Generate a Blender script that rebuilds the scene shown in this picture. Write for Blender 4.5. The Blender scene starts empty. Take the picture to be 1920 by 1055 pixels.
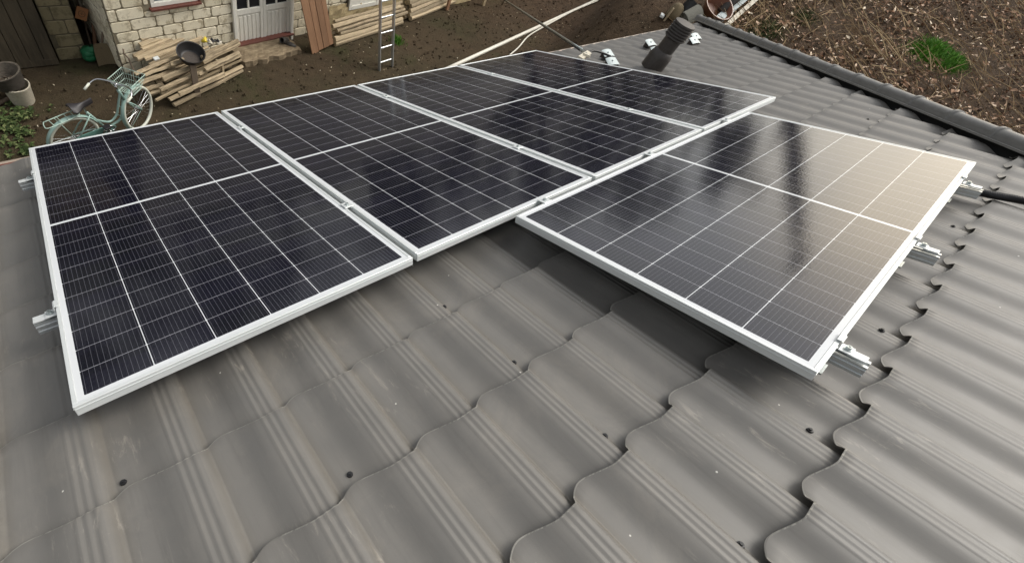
import bpy, bmesh, math, random
from mathutils import Vector, Matrix, Euler
import numpy as np
R_ = math.radians
random.seed(7); np.random.seed(7)
sc = bpy.context.scene
COL = sc.collection
# ------------------------------------------------------------------ camera
TH = R_(25.0)                      # roof pitch
LIFT = 3.1                         # eave-panel origin above the yard
ROOF = Matrix(((1, 0, 0, 0), (0, math.cos(TH), math.sin(TH), 0), (0, -math.sin(TH), math.cos(TH), LIFT), (0, 0, 0, 1)))
RC = ((0.7940954835, -0.6077233955, -0.0091998691), (-0.3600254298, -0.4581323518, -0.8127093196), (0.4896877096, 0.6486809370, -0.5825967081))
CAMR = Vector((0.2778341, -3.53340440, 1.00319131))
FPX, CX, CY = 848.214, 783.346, 495.564
M3 = ROOF.to_3x3()
right, down, fwd = (M3 @ Vector(r) for r in RC)
CAM = ROOF @ CAMR
cd = bpy.data.cameras.new('camera'); cam = bpy.data.objects.new('camera', cd); COL.objects.link(cam)
cm = Matrix.Identity(4)
for i, v in enumerate((right, -down, -fwd)):
    for j in range(3): cm[j][i] = v[j]
for j in range(3): cm[j][3] = CAM[j]
cam.matrix_world = cm
cd.sensor_width = 36; cd.lens = 36 * FPX / 1920
cd.shift_x = (960 - CX) / 1920; cd.shift_y = -(527.5 - CY) / 1920
cd.clip_start = .05; cd.clip_end = 2000
sc.camera = cam
# ------------------------------------------------------------------ light
SUN_AZ, SUN_EL = R_(-12), R_(50)     # azimuth from +X towards +Y
world = bpy.data.worlds.new('World'); sc.world = world; world.use_nodes = True
wn = world.node_tree.nodes; wl = world.node_tree.links
bg = wn['Background']; sky = wn.new('ShaderNodeTexSky'); sky.sky_type = 'NISHITA'; sky.sun_disc = False
sky.sun_elevation = SUN_EL; sky.sun_rotation = R_(90) - SUN_AZ
sky.air_density = 1.2; sky.dust_density = 4.0
hs = wn.new('ShaderNodeHueSaturation'); hs.inputs['Saturation'].default_value = .22
wl.new(sky.outputs[0], hs.inputs['Color'])
tint = wn.new('ShaderNodeMix'); tint.data_type = 'RGBA'; tint.blend_type = 'MULTIPLY'; tint.inputs[0].default_value = 1
tint.inputs[7].default_value = (1.0, .99, .96, 1)
wl.new(hs.outputs[0], tint.inputs[6])
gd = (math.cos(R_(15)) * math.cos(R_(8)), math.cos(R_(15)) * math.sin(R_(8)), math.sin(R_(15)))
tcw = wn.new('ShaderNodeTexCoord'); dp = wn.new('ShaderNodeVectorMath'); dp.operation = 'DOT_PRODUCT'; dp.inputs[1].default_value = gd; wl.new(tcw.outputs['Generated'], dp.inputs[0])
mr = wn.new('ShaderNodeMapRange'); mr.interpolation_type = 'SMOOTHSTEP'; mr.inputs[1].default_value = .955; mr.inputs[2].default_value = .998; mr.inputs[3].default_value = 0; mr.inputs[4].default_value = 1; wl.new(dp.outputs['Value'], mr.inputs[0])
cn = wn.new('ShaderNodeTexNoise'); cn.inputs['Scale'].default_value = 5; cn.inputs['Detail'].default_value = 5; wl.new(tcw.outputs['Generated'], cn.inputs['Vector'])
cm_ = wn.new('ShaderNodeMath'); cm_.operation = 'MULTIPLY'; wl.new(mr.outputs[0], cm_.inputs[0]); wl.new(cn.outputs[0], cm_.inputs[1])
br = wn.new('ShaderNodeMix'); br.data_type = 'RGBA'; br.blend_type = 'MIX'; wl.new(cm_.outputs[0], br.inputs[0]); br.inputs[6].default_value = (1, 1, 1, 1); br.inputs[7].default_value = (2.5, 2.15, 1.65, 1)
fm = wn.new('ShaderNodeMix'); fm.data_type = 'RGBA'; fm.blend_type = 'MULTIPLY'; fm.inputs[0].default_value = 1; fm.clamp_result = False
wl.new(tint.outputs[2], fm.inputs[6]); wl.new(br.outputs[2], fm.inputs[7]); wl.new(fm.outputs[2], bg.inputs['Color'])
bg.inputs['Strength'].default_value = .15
sl = bpy.data.lights.new('sun', 'SUN'); sl.energy = 1.2; sl.angle = R_(26); sl.color = (1, .95, .86)
so = bpy.data.objects.new('sun', sl); COL.objects.link(so)
sd = Vector((math.cos(SUN_EL) * math.cos(SUN_AZ), math.cos(SUN_EL) * math.sin(SUN_AZ), math.sin(SUN_EL)))
so.rotation_euler = sd.to_track_quat('Z', 'Y').to_euler(); so.location = (20, 0, 20)
sc.view_settings.view_transform = 'Standard'; sc.view_settings.look = 'None'
sc.view_settings.exposure = .44; sc.view_settings.gamma = 1

# ------------------------------------------------------------------ terrain + rays
def smooth(a, b, x):
    t = min(1, max(0, (x - a) / (b - a))); return t * t * (3 - 2 * t)
def terr(x, y):
    z = 1.8 * smooth(8.6, 12.6, x) + max(0, x - 12.0) * .18 * smooth(12, 14, x)
    z *= 1 - smooth(-1.1, .3, y - (2.9 + .33 * (x - 9)))          # the yard stays level, the garden bank rises
    z += .03 * math.sin(x * 1.7 + y) * math.sin(y * 1.3 - x * .4) * smooth(8, 10, x)
    z -= max(0, x - 26) * .14
    return z
def ray(px, py): return M3 @ Vector([sum(RC[i][j] * v for i, v in enumerate(((px - CX) / FPX, (py - CY) / FPX, 1))) for j in range(3)])
def G(px, py, z=0.0):                # point of the horizontal plane z seen at a pixel of the photograph
    d = ray(px, py); return CAM + d * ((z - CAM.z) / d.z)
def GT(px, py, h=0.0):
    d = ray(px, py).normalized(); t = 2.0
    while t < 90:
        p = CAM + d * t
        if p.z <= terr(p.x, p.y) + h: return p
        t += .01
    return p
def onplane(px, py, P0, n):
    d = ray(px, py); return CAM + d * ((P0 - CAM).dot(n) / d.dot(n))

# ------------------------------------------------------------------ node helpers
class NT:
    def __init__(s, name):
        s.m = bpy.data.materials.new(name); s.m.use_nodes = True; s.t = s.m.node_tree; s.n = s.t.nodes; s.l = s.t.links
        s.b = s.n['Principled BSDF']
    def put(s, v, sock):
        if isinstance(v, bpy.types.NodeSocket): s.l.new(v, sock)
        else: sock.default_value = v
    def math(s, op, a, b=None, c=None, clamp=False):
        n = s.n.new('ShaderNodeMath'); n.operation = op; n.use_clamp = clamp
        s.put(a, n.inputs[0])
        if b is not None: s.put(b, n.inputs[1])
        if c is not None: s.put(c, n.inputs[2])
        return n.outputs[0]
    def mix(s, f, a, b, mode='MIX'):
        n = s.n.new('ShaderNodeMix'); n.data_type = 'RGBA'; n.blend_type = mode; n.clamp_factor = True
        s.put(f, n.inputs[0]); s.put(c4(a), n.inputs[6]); s.put(c4(b), n.inputs[7]); return n.outputs[2]
    def noise(s, scale, detail=4, rough=.55, vec=None, out=0, dist=0):
        n = s.n.new('ShaderNodeTexNoise'); n.inputs['Scale'].default_value = scale; n.inputs['Detail'].default_value = detail
        n.inputs['Roughness'].default_value = rough; n.inputs['Distortion'].default_value = dist
        if vec is not None: s.l.new(vec, n.inputs['Vector'])
        return n.outputs[out]
    def ramp(s, f, stops):
        n = s.n.new('ShaderNodeValToRGB'); s.l.new(f, n.inputs[0]); e = n.color_ramp.elements
        while len(e) < len(stops): e.new(.5)
        for i, (p, c) in enumerate(stops): e[i].position = p; e[i].color = c4(c)
        return n.outputs[0]
    def coord(s, k='Object'): 
        if not hasattr(s, 'tc'): s.tc = s.n.new('ShaderNodeTexCoord')
        return s.tc.outputs[k]
    def xyz(s, v):
        n = s.n.new('ShaderNodeSeparateXYZ'); s.l.new(v, n.inputs[0]); return n.outputs
    def scale(s, v, xyz):
        n = s.n.new('ShaderNodeMapping'); s.l.new(v, n.inputs[0]); n.inputs['Scale'].default_value = xyz; return n.outputs[0]
    def bump(s, h, strength=.3, dist=.01):
        n = s.n.new('ShaderNodeBump'); n.inputs['Strength'].default_value = strength; n.inputs['Distance'].default_value = dist
        s.l.new(h, n.inputs['Height']); s.l.new(n.outputs[0], s.b.inputs['Normal'])
    def rnd(s): n = s.n.new('ShaderNodeObjectInfo'); return n.outputs['Random']
    def island(s): n = s.n.new('ShaderNodeNewGeometry'); return n.outputs['Random Per Island']
    def col(s, v): s.put(c4(v), s.b.inputs['Base Color'])
    def set(s, **k):
        for a, v in k.items(): s.put(v, s.b.inputs[a.replace('_', ' ')])
        return s
def c4(c):
    if isinstance(c, (tuple, list)) and len(c) == 3: return (*c, 1)
    return c
def simple(name, c, rough=.5, metal=0, var=.15, scale=20, bump=.1, c2=None):
    t = NT(name); n = t.noise(scale, 5)
    d = c2 or tuple(x * (1 - 2.2 * var) for x in c)
    t.col(t.mix(t.ramp(n, [(.3, (0, 0, 0)), (.7, (1, 1, 1))]), d, c)); t.set(Roughness=rough, Metallic=metal)
    if bump: t.bump(n, bump, .005)
    return t.m
def woodmat(name, c1, c2, rough=.8, grain=(1, 14, 14), dirt=.5):
    t = NT(name); v = t.scale(t.coord(), grain)
    n = t.noise(3, 8, .7, v); k = t.noise(2.2, 4)
    col = t.mix(t.ramp(n, [(.3, (0, 0, 0)), (.66, (1, 1, 1))]), c1, c2)
    col = t.mix(t.math('MULTIPLY', t.ramp(k, [(.48, (0, 0, 0)), (.7, (1, 1, 1))]), dirt), col, tuple(x * .35 for x in c1))
    col = t.mix(t.math('MULTIPLY', t.rnd(), .75), col, t.mix(t.math('FRACT', t.math('MULTIPLY', t.rnd(), 7.3)), tuple(x * .38 for x in c2), tuple(x * 1.15 for x in c2)))
    t.col(col); t.set(Roughness=rough); t.bump(n, .5, .006); return t.m

MT = {}
# painted steel tile
def roofmat():
    t = NT('painted_steel_tile'); co = t.coord(); x, y, z = t.xyz(co)
    big = t.noise(1.3, 4, .6, co); mid = t.noise(7, 6, .65, co); fine = t.noise(420, 2, .5, co)
    base = t.mix(t.ramp(big, [(.3, (0, 0, 0)), (.7, (1, 1, 1))]), (.128, .123, .115), (.158, .150, .138))
    base = t.mix(t.math('MULTIPLY', t.ramp(mid, [(.42, (0, 0, 0)), (.8, (1, 1, 1))]), .35), base, (.215, .198, .175))
    # grime that collects in the crease at the foot of each rib band
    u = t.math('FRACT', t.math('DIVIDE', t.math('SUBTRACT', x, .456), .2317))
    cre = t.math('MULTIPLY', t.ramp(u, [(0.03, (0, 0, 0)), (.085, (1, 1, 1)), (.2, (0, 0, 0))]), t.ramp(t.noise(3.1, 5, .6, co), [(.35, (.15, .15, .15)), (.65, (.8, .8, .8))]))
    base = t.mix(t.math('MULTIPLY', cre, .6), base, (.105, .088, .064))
    # scuffs: pale brushed marks where boots slid
    sv = t.scale(co, (26, 5, 8)); sn = t.noise(1.6, 8, .75, sv, dist=.6)
    patch = t.ramp(t.noise(1.9, 3, .5, co), [(.50, (0, 0, 0)), (.62, (1, 1, 1))])
    sf = t.math('MULTIPLY', t.ramp(sn, [(.56, (0, 0, 0)), (.66, (1, 1, 1))]), patch)
    base = t.mix(t.math('MULTIPLY', sf, .75), base, (.30, .275, .24))
    run = t.ramp(t.noise(1.5, 6, .7, t.scale(co, (38, 2.2, 4))), [(.5, (0, 0, 0)), (.78, (1, 1, 1))])
    base = t.mix(t.math('MULTIPLY', run, .42), base, (.085, .080, .072))
    blot = t.ramp(t.noise(3.4, 8, .75, co, dist=.8), [(.55, (0, 0, 0)), (.72, (1, 1, 1))])
    base = t.mix(t.math('MULTIPLY', blot, .42), base, (.225, .205, .178))
    # dried specks
    vo = t.n.new('ShaderNodeTexVoronoi'); vo.inputs['Scale'].default_value = 13; t.l.new(co, vo.inputs['Vector'])
    sp = t.math('LESS_THAN', vo.outputs['Distance'], .036); sel = t.xyz(vo.outputs['Color'])[0]
    sp = t.math('MULTIPLY', sp, t.math('GREATER_THAN', sel, .62))
    base = t.mix(sp, base, (.62, .6, .55))
    base = t.mix(t.math('MULTIPLY', fine, .28), base, (.09, .09, .085))
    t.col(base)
    t.set(Roughness=t.math('ADD', .37, t.math('MULTIPLY', mid, .24)), Metallic=.0)
    t.b.inputs['Specular IOR Level'].default_value = .52
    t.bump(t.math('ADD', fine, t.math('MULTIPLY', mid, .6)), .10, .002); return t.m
MT['tile'] = roofmat()
# photovoltaic laminate
PW, PL = 1.134, 2.368
def cellmat():
    t = NT('photovoltaic_glass'); x, y, z = t.xyz(t.coord())
    m = .029; pc = (PW - 2 * m) / 6; ph = (PL / 2 - .009 - m) / 11
    cx = t.math('DIVIDE', t.math('SUBTRACT', x, m), pc); fx = t.math('FRACT', cx)
    dx = t.math('MULTIPLY', t.math('MINIMUM', fx, t.math('SUBTRACT', 1.0, fx)), pc)
    ym = t.math('ABSOLUTE', t.math('SUBTRACT', y, PL / 2)); cy = t.math('DIVIDE', t.math('SUBTRACT', ym, .009), ph); fy = t.math('FRACT', cy)
    dy = t.math('MULTIPLY', t.math('MINIMUM', fy, t.math('SUBTRACT', 1.0, fy)), ph)
    colL = t.math('LESS_THAN', dx, .0013); rowL = t.math('LESS_THAN', dy, .0009)
    dia = t.math('LESS_THAN', t.math('ADD', dx, dy), .0042)
    mid = t.math('LESS_THAN', ym, .009)
    e1 = t.math('LESS_THAN', t.math('MINIMUM', x, t.math('SUBTRACT', PW, x)), m)
    e2 = t.math('LESS_THAN', t.math('MINIMUM', y, t.math('SUBTRACT', PL, y)), m)
    white = t.math('MAXIMUM', t.math('MAXIMUM', colL, mid), t.math('MAXIMUM', t.math('MAXIMUM', e1, e2), dia))
    bb = t.math('FRACT', t.math('MULTIPLY', fx, 12)); db = t.math('ABSOLUTE', t.math('SUBTRACT', bb, .5))
    bus = t.math('LESS_THAN', db, .032)
    wnn = t.n.new('ShaderNodeTexWhiteNoise'); wnn.noise_dimensions = '2D'
    cmb = t.n.new('ShaderNodeCombineXYZ'); t.l.new(t.math('FLOOR', cx), cmb.inputs[0]); t.l.new(t.math('FLOOR', t.math('DIVIDE', y, ph)), cmb.inputs[1]); t.l.new(cmb.outputs[0], wnn.inputs['Vector'])
    cell = t.mix(wnn.outputs['Value'], (.0045, .0045, .009), (.0065, .0062, .014))
    cell = t.mix(t.math('MULTIPLY', bus, 1.0), cell, (.09, .09, .105))
    cell = t.mix(rowL, cell, (.30, .30, .33))
    cell = t.mix(white, cell, (.62, .64, .66))
    dust = t.noise(3, 6, .65, t.coord())
    cell = t.mix(t.math('MULTIPLY', t.ramp(dust, [(.45, (0, 0, 0)), (.8, (1, 1, 1))]), .012), cell, (.35, .33, .3))
    t.col(cell); t.set(Roughness=.5)
    t.b.inputs['Specular IOR Level'].default_value = 0.0
    t.b.inputs['Coat Weight'].default_value = 1; t.b.inputs['Coat Roughness'].default_value = .03; t.b.inputs['Coat IOR'].default_value = 1.52
    bn = t.n.new('ShaderNodeBump'); bn.inputs['Strength'].default_value = .35; bn.inputs['Distance'].default_value = .0006
    t.l.new(t.noise(95, 3, .6, t.coord()), bn.inputs['Height']); t.l.new(bn.outputs[0], t.b.inputs['Coat Normal'])
    return t.m
MT['cell'] = cellmat()
MT['lipedge'] = simple('pale_tile_edge', (.27, .26, .235), .5, 0, .28, 30, .1)  # paler colour for the thin lip edge of each tile row
MT['alu'] = simple('anodised_aluminium_frame', (.72, .75, .75), .38, .35, .04, 14, .02)
MT['raw'] = simple('bare_aluminium', (.66, .69, .70), .3, .8, .08, 30, .05)
MT['steel'] = simple('galvanised_steel', (.55, .6, .6), .28, .85, .12, 18, .1)
MT['pvc'] = simple('dark_plastic', (.050, .042, .037), .5, 0, .15, 8, .05)
MT['black'] = simple('black_plastic', (.012, .012, .014), .45, 0, .1, 20, .05)
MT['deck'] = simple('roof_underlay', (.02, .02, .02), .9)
MT['plaster'] = simple('house_plaster', (.42, .40, .35), .9, 0, .1, 5, .2)
MT['darkred'] = simple('dark_red_paint', (.16, .05, .035), .6, 0, .15, 10)
def soil():
    t = NT('bare_soil'); co = t.coord()
    a = t.noise(.55, 6, .65, co); b = t.noise(5, 8, .7, co); c = t.noise(45, 6, .7, co)
    col = t.mix(t.ramp(a, [(.36, (0, 0, 0)), (.62, (1, 1, 1))]), (.082, .058, .036), (.060, .050, .029))
    col = t.mix(t.ramp(b, [(.35, (0, 0, 0)), (.7, (1, 1, 1))]), t.mix(.55, col, (.030, .022, .014)), col)
    col = t.mix(t.math('MULTIPLY', t.ramp(c, [(.55, (0, 0, 0)), (.75, (1, 1, 1))]), .55), col, (.125, .095, .058))
    g = t.noise(1.1, 5, .6, co); col = t.mix(t.math('MULTIPLY', t.ramp(g, [(.55, (0, 0, 0)), (.72, (1, 1, 1))]), .45), col, (.042, .052, .016))
    x = t.xyz(co)[0]
    gar = t.ramp(t.math('DIVIDE', x, 40), [(.20, (0, 0, 0)), (.30, (1, 1, 1))])
    red = t.mix(t.ramp(b, [(.3, (0, 0, 0)), (.7, (1, 1, 1))]), (.026, .017, .010), (.075, .048, .030))
    red = t.mix(t.math('MULTIPLY', t.ramp(c, [(.5, (0, 0, 0)), (.7, (1, 1, 1))]), .5), red, (.24, .17, .11))
    col = t.mix(gar, col, red)
    t.col(col); t.set(Roughness=.95); t.b.inputs['Specular IOR Level'].default_value = .15
    t.bump(t.math('ADD', t.math('MULTIPLY', b, 1.5), c), .9, .03); return t.m
MT['soil'] = soil()
MT['log'] = woodmat('weathered_log', (.13, .095, .058), (.50, .40, .26), .85, (2, 16, 16), .5)
MT['logend'] = woodmat('cut_log_end', (.30, .22, .12), (.52, .42, .27), .85, (6, 6, 6), .3)
MT['plank'] = woodmat('brown_plank', (.15, .070, .036), (.36, .20, .11), .7, (14, 14, 1.2), .35)
MT['oldwood'] = woodmat('old_dark_boards', (.036, .028, .017), (.095, .075, .046), .8, (10, 10, 1), .5)
MT['darkwood'] = woodmat('dark_stick', (.055, .040, .028), (.16, .12, .085), .85, (9, 9, 1), .4)
def blockmat(name, a, b, stain):
    t = NT(name); co = t.coord(); n1 = t.noise(7, 6, .65, co); n2 = t.noise(60, 5, .7, co)
    col = t.mix(t.island(), a, b)
    col = t.mix(t.math('MULTIPLY', t.ramp(n1, [(.50, (0, 0, 0)), (.62, (1, 1, 1))]), .7), col, stain)
    col = t.mix(t.math('MULTIPLY', t.ramp(n2, [(.5, (0, 0, 0)), (.8, (1, 1, 1))]), .35), col, stain)
    t.col(col); t.set(Roughness=.9); t.bump(t.math('ADD', n1, n2), .5, .01); return t.m
MT['block'] = blockmat('cream_aerated_block', (.86, .79, .62), (.74, .67, .50), (.33, .27, .17))
MT['mortar'] = simple('rough_mortar', (.27, .235, .165), .95, 0, .25, 24, .7, (.17, .14, .09))
MT['pierblock'] = blockmat('mossy_yellow_block', (.26, .215, .125), (.19, .165, .095), (.10, .085, .045))
MT['whitepaint'] = simple('aged_white_paint', (.84, .82, .74), .5, 0, .07, 9, .08)
MT['pane'] = simple('dark_window_glass', (.02, .022, .025), .06, 0, .1, 2, 0)
MT['greypane'] = simple('grey_window_glass', (.16, .18, .19), .08, 0, .1, 2, 0)
MT['concrete'] = simple('crumbling_concrete', (.30, .235, .15), .95, 0, .25, 9, .8, (.12, .085, .05))
MT['mint'] = simple('mint_green_paint', (.27, .40, .36), .3, 0, .06, 12, .02)
MT['cream'] = simple('cream_rubber', (.58, .60, .52), .6, 0, .05, 20, .05)
MT['chrome'] = simple('chrome', (.62, .63, .64), .25, 1, .03, 20, 0)
MT['wire'] = simple('pale_green_wire', (.42, .55, .48), .4, .2, .05, 20, 0)
MT['rubber'] = simple('dark_saddle_vinyl', (.03, .027, .03), .5, 0, .1, 30, .1)
MT['whiteplastic'] = simple('dirty_white_plastic', (.62, .57, .46), .5, 0, .12, 14, .1)
MT['pipewhite'] = simple('white_pvc', (.74, .71, .62), .45, 0, .08, 8, .05)
MT['tub'] = simple('grimy_dark_tub', (.060, .052, .044), .6, 0, .2, 12, .2)
MT['tubinner'] = simple('grimy_tub_lining', (.17, .145, .115), .6, 0, .25, 10, .2)
MT['basin'] = simple('blackened_enamel', (.022, .020, .020), .5, 0, .2, 20, .1)
MT['clay'] = simple('brown_glaze', (.20, .095, .055), .4, 0, .15, 10, .1)
MT['green'] = simple('bright_green_mesh', (.006, .15, .055), .6, 0, .25, 40, .4)
MT['orange'] = simple('orange_card', (.58, .27, .12), .7, 0, .1, 20)
MT['yellow'] = simple('yellow_plastic', (.75, .58, .04), .5)
MT['bluegrey'] = simple('zinc_sheet', (.40, .46, .47), .4, .15, .05, 6, .1)
MT['sack'] = simple('burlap', (.20, .155, .09), .95, 0, .2, 40, .6)
def islandmat(name, stops, rough=.8, trans=0):
    t = NT(name); t.col(t.ramp(t.island(), stops)); t.set(Roughness=rough)
    t.b.inputs['Specular IOR Level'].default_value = .25
    return t.m
MT['leaf'] = islandmat('dry_leaf', [(0, (.06, .035, .02)), (.42, (.17, .095, .055)), (.70, (.40, .24, .15)), (.86, (.68, .50, .37)), (1, (.85, .74, .58))])
MT['straw'] = islandmat('dry_stalk', [(0, (.12, .075, .04)), (.55, (.28, .19, .10)), (1, (.60, .46, .27))])
MT['grass'] = islandmat('green_grass', [(0, (.04, .12, .014)), (.6, (.08, .23, .02)), (1, (.17, .32, .05))])
MT['weed'] = islandmat('weed_leaf', [(0, (.02, .032, .010)), (.6, (.05, .08, .022)), (1, (.15, .17, .07))])
MT['foliage'] = islandmat('tree_foliage', [(0, (.012, .02, .007)), (1, (.035, .045, .016))])
MT['chip'] = islandmat('pale_chip', [(0, (.16, .12, .07)), (.6, (.40, .33, .22)), (1, (.72, .66, .52))])
MT['bark'] = simple('tree_bark', (.06, .045, .03), .9, 0, .3, 12, .8)
MT['ridge'] = simple('painted_ridge_metal', (.19, .185, .175), .45, 0, .12, 5, .04)
MT['shedroof'] = simple('fibre_cement_sheet', (.10, .095, .085), .9, 0, .2, 4, .3)

# ------------------------------------------------------------------ mesh helpers
class MB:
    def __init__(s): s.v = []; s.f = []; s.mi = []; s.cur = 0
    def add(s, vs, fs, M=None):
        o = len(s.v); s.v += [tuple(M @ Vector(v)) if M else tuple(v) for v in vs]
        s.f += [tuple(o + i for i in f) for f in fs]; s.mi += [s.cur] * len(fs); return s
    def box(s, c, d, M=None, rot=None, bev=0):
        x, y, z = (k / 2 for k in d); T = Matrix.Translation(c)
        if rot: T = T @ Euler(rot).to_matrix().to_4x4()
        if M: T = M @ T
        if bev:
            bm = bmesh.new(); bmesh.ops.create_cube(bm, size=1, matrix=Matrix.Diagonal((*d, 1)))
            bmesh.ops.bevel(bm, geom=bm.edges[:], offset=bev, segments=1, affect='EDGES')
            bm.verts.index_update(); s.add([v.co for v in bm.verts], [[v.index for v in f.verts] for f in bm.faces], T); bm.free(); return s
        vs = [(a * x, b * y, c_ * z) for a in (-1, 1) for b in (-1, 1) for c_ in (-1, 1)]
        return s.add(vs, [(0, 1, 3, 2), (4, 6, 7, 5), (0, 4, 5, 1), (2, 3, 7, 6), (0, 2, 6, 4), (1, 5, 7, 3)], T)
    def tube(s, pts, r, n=8, M=None, closed=False, caps=True, flat=1.0):
        pts = [Vector(p) for p in pts]; k = len(pts); rr = r if isinstance(r, (list, tuple)) else [r] * k
        T = []
        for i in range(k):
            a = pts[(i - 1) % k] if (closed or i > 0) else pts[i]; b = pts[(i + 1) % k] if (closed or i < k - 1) else pts[i]
            T.append((b - a).normalized())
        up = Vector((0, 0, 1)) if abs(T[0].z) < .9 else Vector((1, 0, 0))
        vs = []; nrm = (up - T[0] * up.dot(T[0])).normalized()
        for i in range(k):
            nrm = (nrm - T[i] * nrm.dot(T[i])).normalized(); bi = T[i].cross(nrm)
            for j in range(n):
                a = 2 * math.pi * j / n; vs.append(pts[i] + (nrm * math.cos(a) * flat + bi * math.sin(a)) * rr[i])
        fs = []
        for i in range(k if closed else k - 1):
            for j in range(n):
                a = i * n + j; b = i * n + (j + 1) % n; c = ((i + 1) % k) * n + (j + 1) % n; d = ((i + 1) % k) * n + j
                fs.append((a, b, c, d))
        if not closed and caps: fs.append(tuple(range(n))[::-1]); fs.append(tuple((k - 1) * n + j for j in range(n)))
        return s.add(vs, fs, M)
    def lathe(s, prof, n=24, M=None, cap0=False, cap1=False):
        vs = [(r * math.cos(2 * math.pi * j / n), r * math.sin(2 * math.pi * j / n), z) for r, z in prof for j in range(n)]
        fs = [(i * n + j, i * n + (j + 1) % n, (i + 1) * n + (j + 1) % n, (i + 1) * n + j) for i in range(len(prof) - 1) for j in range(n)]
        if cap0: fs.append(tuple(range(n))[::-1])
        if cap1: fs.append(tuple((len(prof) - 1) * n + j for j in range(n)))
        return s.add(vs, fs, M)
    def prism(s, poly, h, M=None):
        n = len(poly); vs = [(x, y, 0) for x, y in poly] + [(x, y, h) for x, y in poly]
        fs = [tuple(range(n))[::-1], tuple(range(n, 2 * n))] + [(i, (i + 1) % n, n + (i + 1) % n, n + i) for i in range(n)]
        return s.add(vs, fs, M)
    def build(s, name, mat, parent=None, smooth=False, M=None, bevel=0):
        me = bpy.data.meshes.new(name); me.from_pydata(s.v, [], s.f)
        for m in (mat if isinstance(mat, list) else [mat]): me.materials.append(m)
        if any(s.mi): me.polygons.foreach_set('material_index', s.mi)
        me.update()
        if smooth:
            me.polygons.foreach_set('use_smooth', [True] * len(me.polygons))
            if smooth != 'all':
                try: me.set_sharp_from_angle(angle=R_(smooth if smooth is not True else 40))
                except Exception: pass
        o = bpy.data.objects.new(name, me); COL.objects.link(o)
        if parent: o.parent = parent
        if M: o.matrix_local = M
        return o
def tag(o, label=None, cat=None, group=None, kind=None):
    for k, v in (('label', label), ('category', cat), ('group', group), ('kind', kind)):
        if v: o[k] = v
    return o
def empty(name, label, cat, M=None, group=None):
    o = bpy.data.objects.new(name, None); COL.objects.link(o); o.empty_display_size = .1
    if M: o.matrix_world = M
    return tag(o, label, cat, group)
def copy_tree(o, parent=None):
    c = o.copy(); COL.objects.link(c); c.parent = parent
    for ch in list(o.children): copy_tree(ch, c)
    return c
def T(x, y, z): return Matrix.Translation((x, y, z))
def RZ(a): return Matrix.Rotation(a, 4, 'Z')
def RX(a): return Matrix.Rotation(a, 4, 'X')
def RY(a): return Matrix.Rotation(a, 4, 'Y')
def roofM(x, y, z=0): return ROOF @ T(x, y, z)
def jit(a): return random.uniform(-a, a)

# ------------------------------------------------------------------ ground sheet
def ground_sheet():
    xs = list(np.arange(-8, 30, .25)) + [32, 36, 42, 50, 70, 110, 200, 400]; xs = [-400, -150, -60, -25, -14] + xs
    ys = [-400, -150, -60, -30, -20] + list(np.arange(-14, 12, .25)) + [14, 18, 26, 45, 100, 400]
    vs = [(x, y, terr(x, y) + .012 * math.sin(x * 5.1 + y * 2.2) * math.sin(y * 4.3 - x)) for y in ys for x in xs]; n = len(xs)
    b = MB(); b.add(vs, [(j * n + i, j * n + i + 1, (j + 1) * n + i + 1, (j + 1) * n + i) for j in range(len(ys) - 1) for i in range(n - 1)])
    return b.build('ground', MT['soil'], smooth='all')
tag(ground_sheet(), kind='structure')

# ------------------------------------------------------------------ the house with its metal tile roof
PER, X0, STEP, LIP0, ZC = .2317, .456, .3545, -3.67, -.12
def prof(u):
    u = u % 1.0
    if u < .11: z = -.026 * smooth(-.02, .11, u)
    elif u < .74: z = -.026 + .026 * (.35 * smooth(.11, .74, u) ** 2 + .65 * smooth(.34, .76, u))
    else: z = 0
    if .72 < u < .985:
        k = (u - .72) / .265; z += .0021 * (math.sin(k * 3 * math.pi * 2 - math.pi / 2) * .5 + .5)
    return z
def scal(u):
    u = u % 1.0
    return .034 * math.sin(math.pi / 2 * min(1, u / .28)) * (1 - smooth(.28, .78, u))
def tile_sheet(x0, x1, y_low, y_top, lip0, ns=26, first_edge=None):
    k0 = math.floor((x0 - X0) / PER); k1 = math.ceil((x1 - X0) / PER)
    us = sorted(set([i / ns for i in range(ns)] + [.03, .05, .07, .09, .11, .985] + [.72 + .265 * q / 12 for q in range(12)]))
    X = [X0 + (k + u) * PER for k in range(k0, k1) for u in us] + [X0 + k1 * PER]; U = [((x - X0) / PER) for x in X]
    P = np.array([prof(u + 1e-9) for u in U]); S = np.array([scal(u + 1e-9) for u in U]); n = len(X); X = np.array(X)
    V = []; F = []; E_ = []
    k = math.ceil((y_top - lip0) / STEP); lip = lip0 + k * STEP
    lips = []
    while True:                                   # rows from the ridge down to the eave
        lips.append(lip)
        if lip >= y_low - .04: break
        lip += STEP
    for lip in lips:
        cols = []                                 # distance upslope of the lip edge, height offset
        for d, dz, sc_ in ((.0005, -.0055, 1), (0, -.0015, 1), (.004, .0, 1), (.03, 0, .85), (.09, 0, .4), (.2, 0, 0), (STEP + .03, 0, 0)):
            y = lip - d + S * sc_ - (.06 if lip < lip0 - .1 and d < .2 else 0)
            z = ZC + P + dz - .031 * (d / STEP)
            cols.append(np.stack([X, y, z], 1))
        o = len(V) and sum(len(a) for a in V); 
        V += cols; m = len(cols)
        for a in range(m - 1):
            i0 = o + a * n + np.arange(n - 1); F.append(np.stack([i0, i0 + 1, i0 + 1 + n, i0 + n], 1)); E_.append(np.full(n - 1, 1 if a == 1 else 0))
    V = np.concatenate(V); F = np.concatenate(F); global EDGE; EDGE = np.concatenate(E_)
    return V, F
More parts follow.
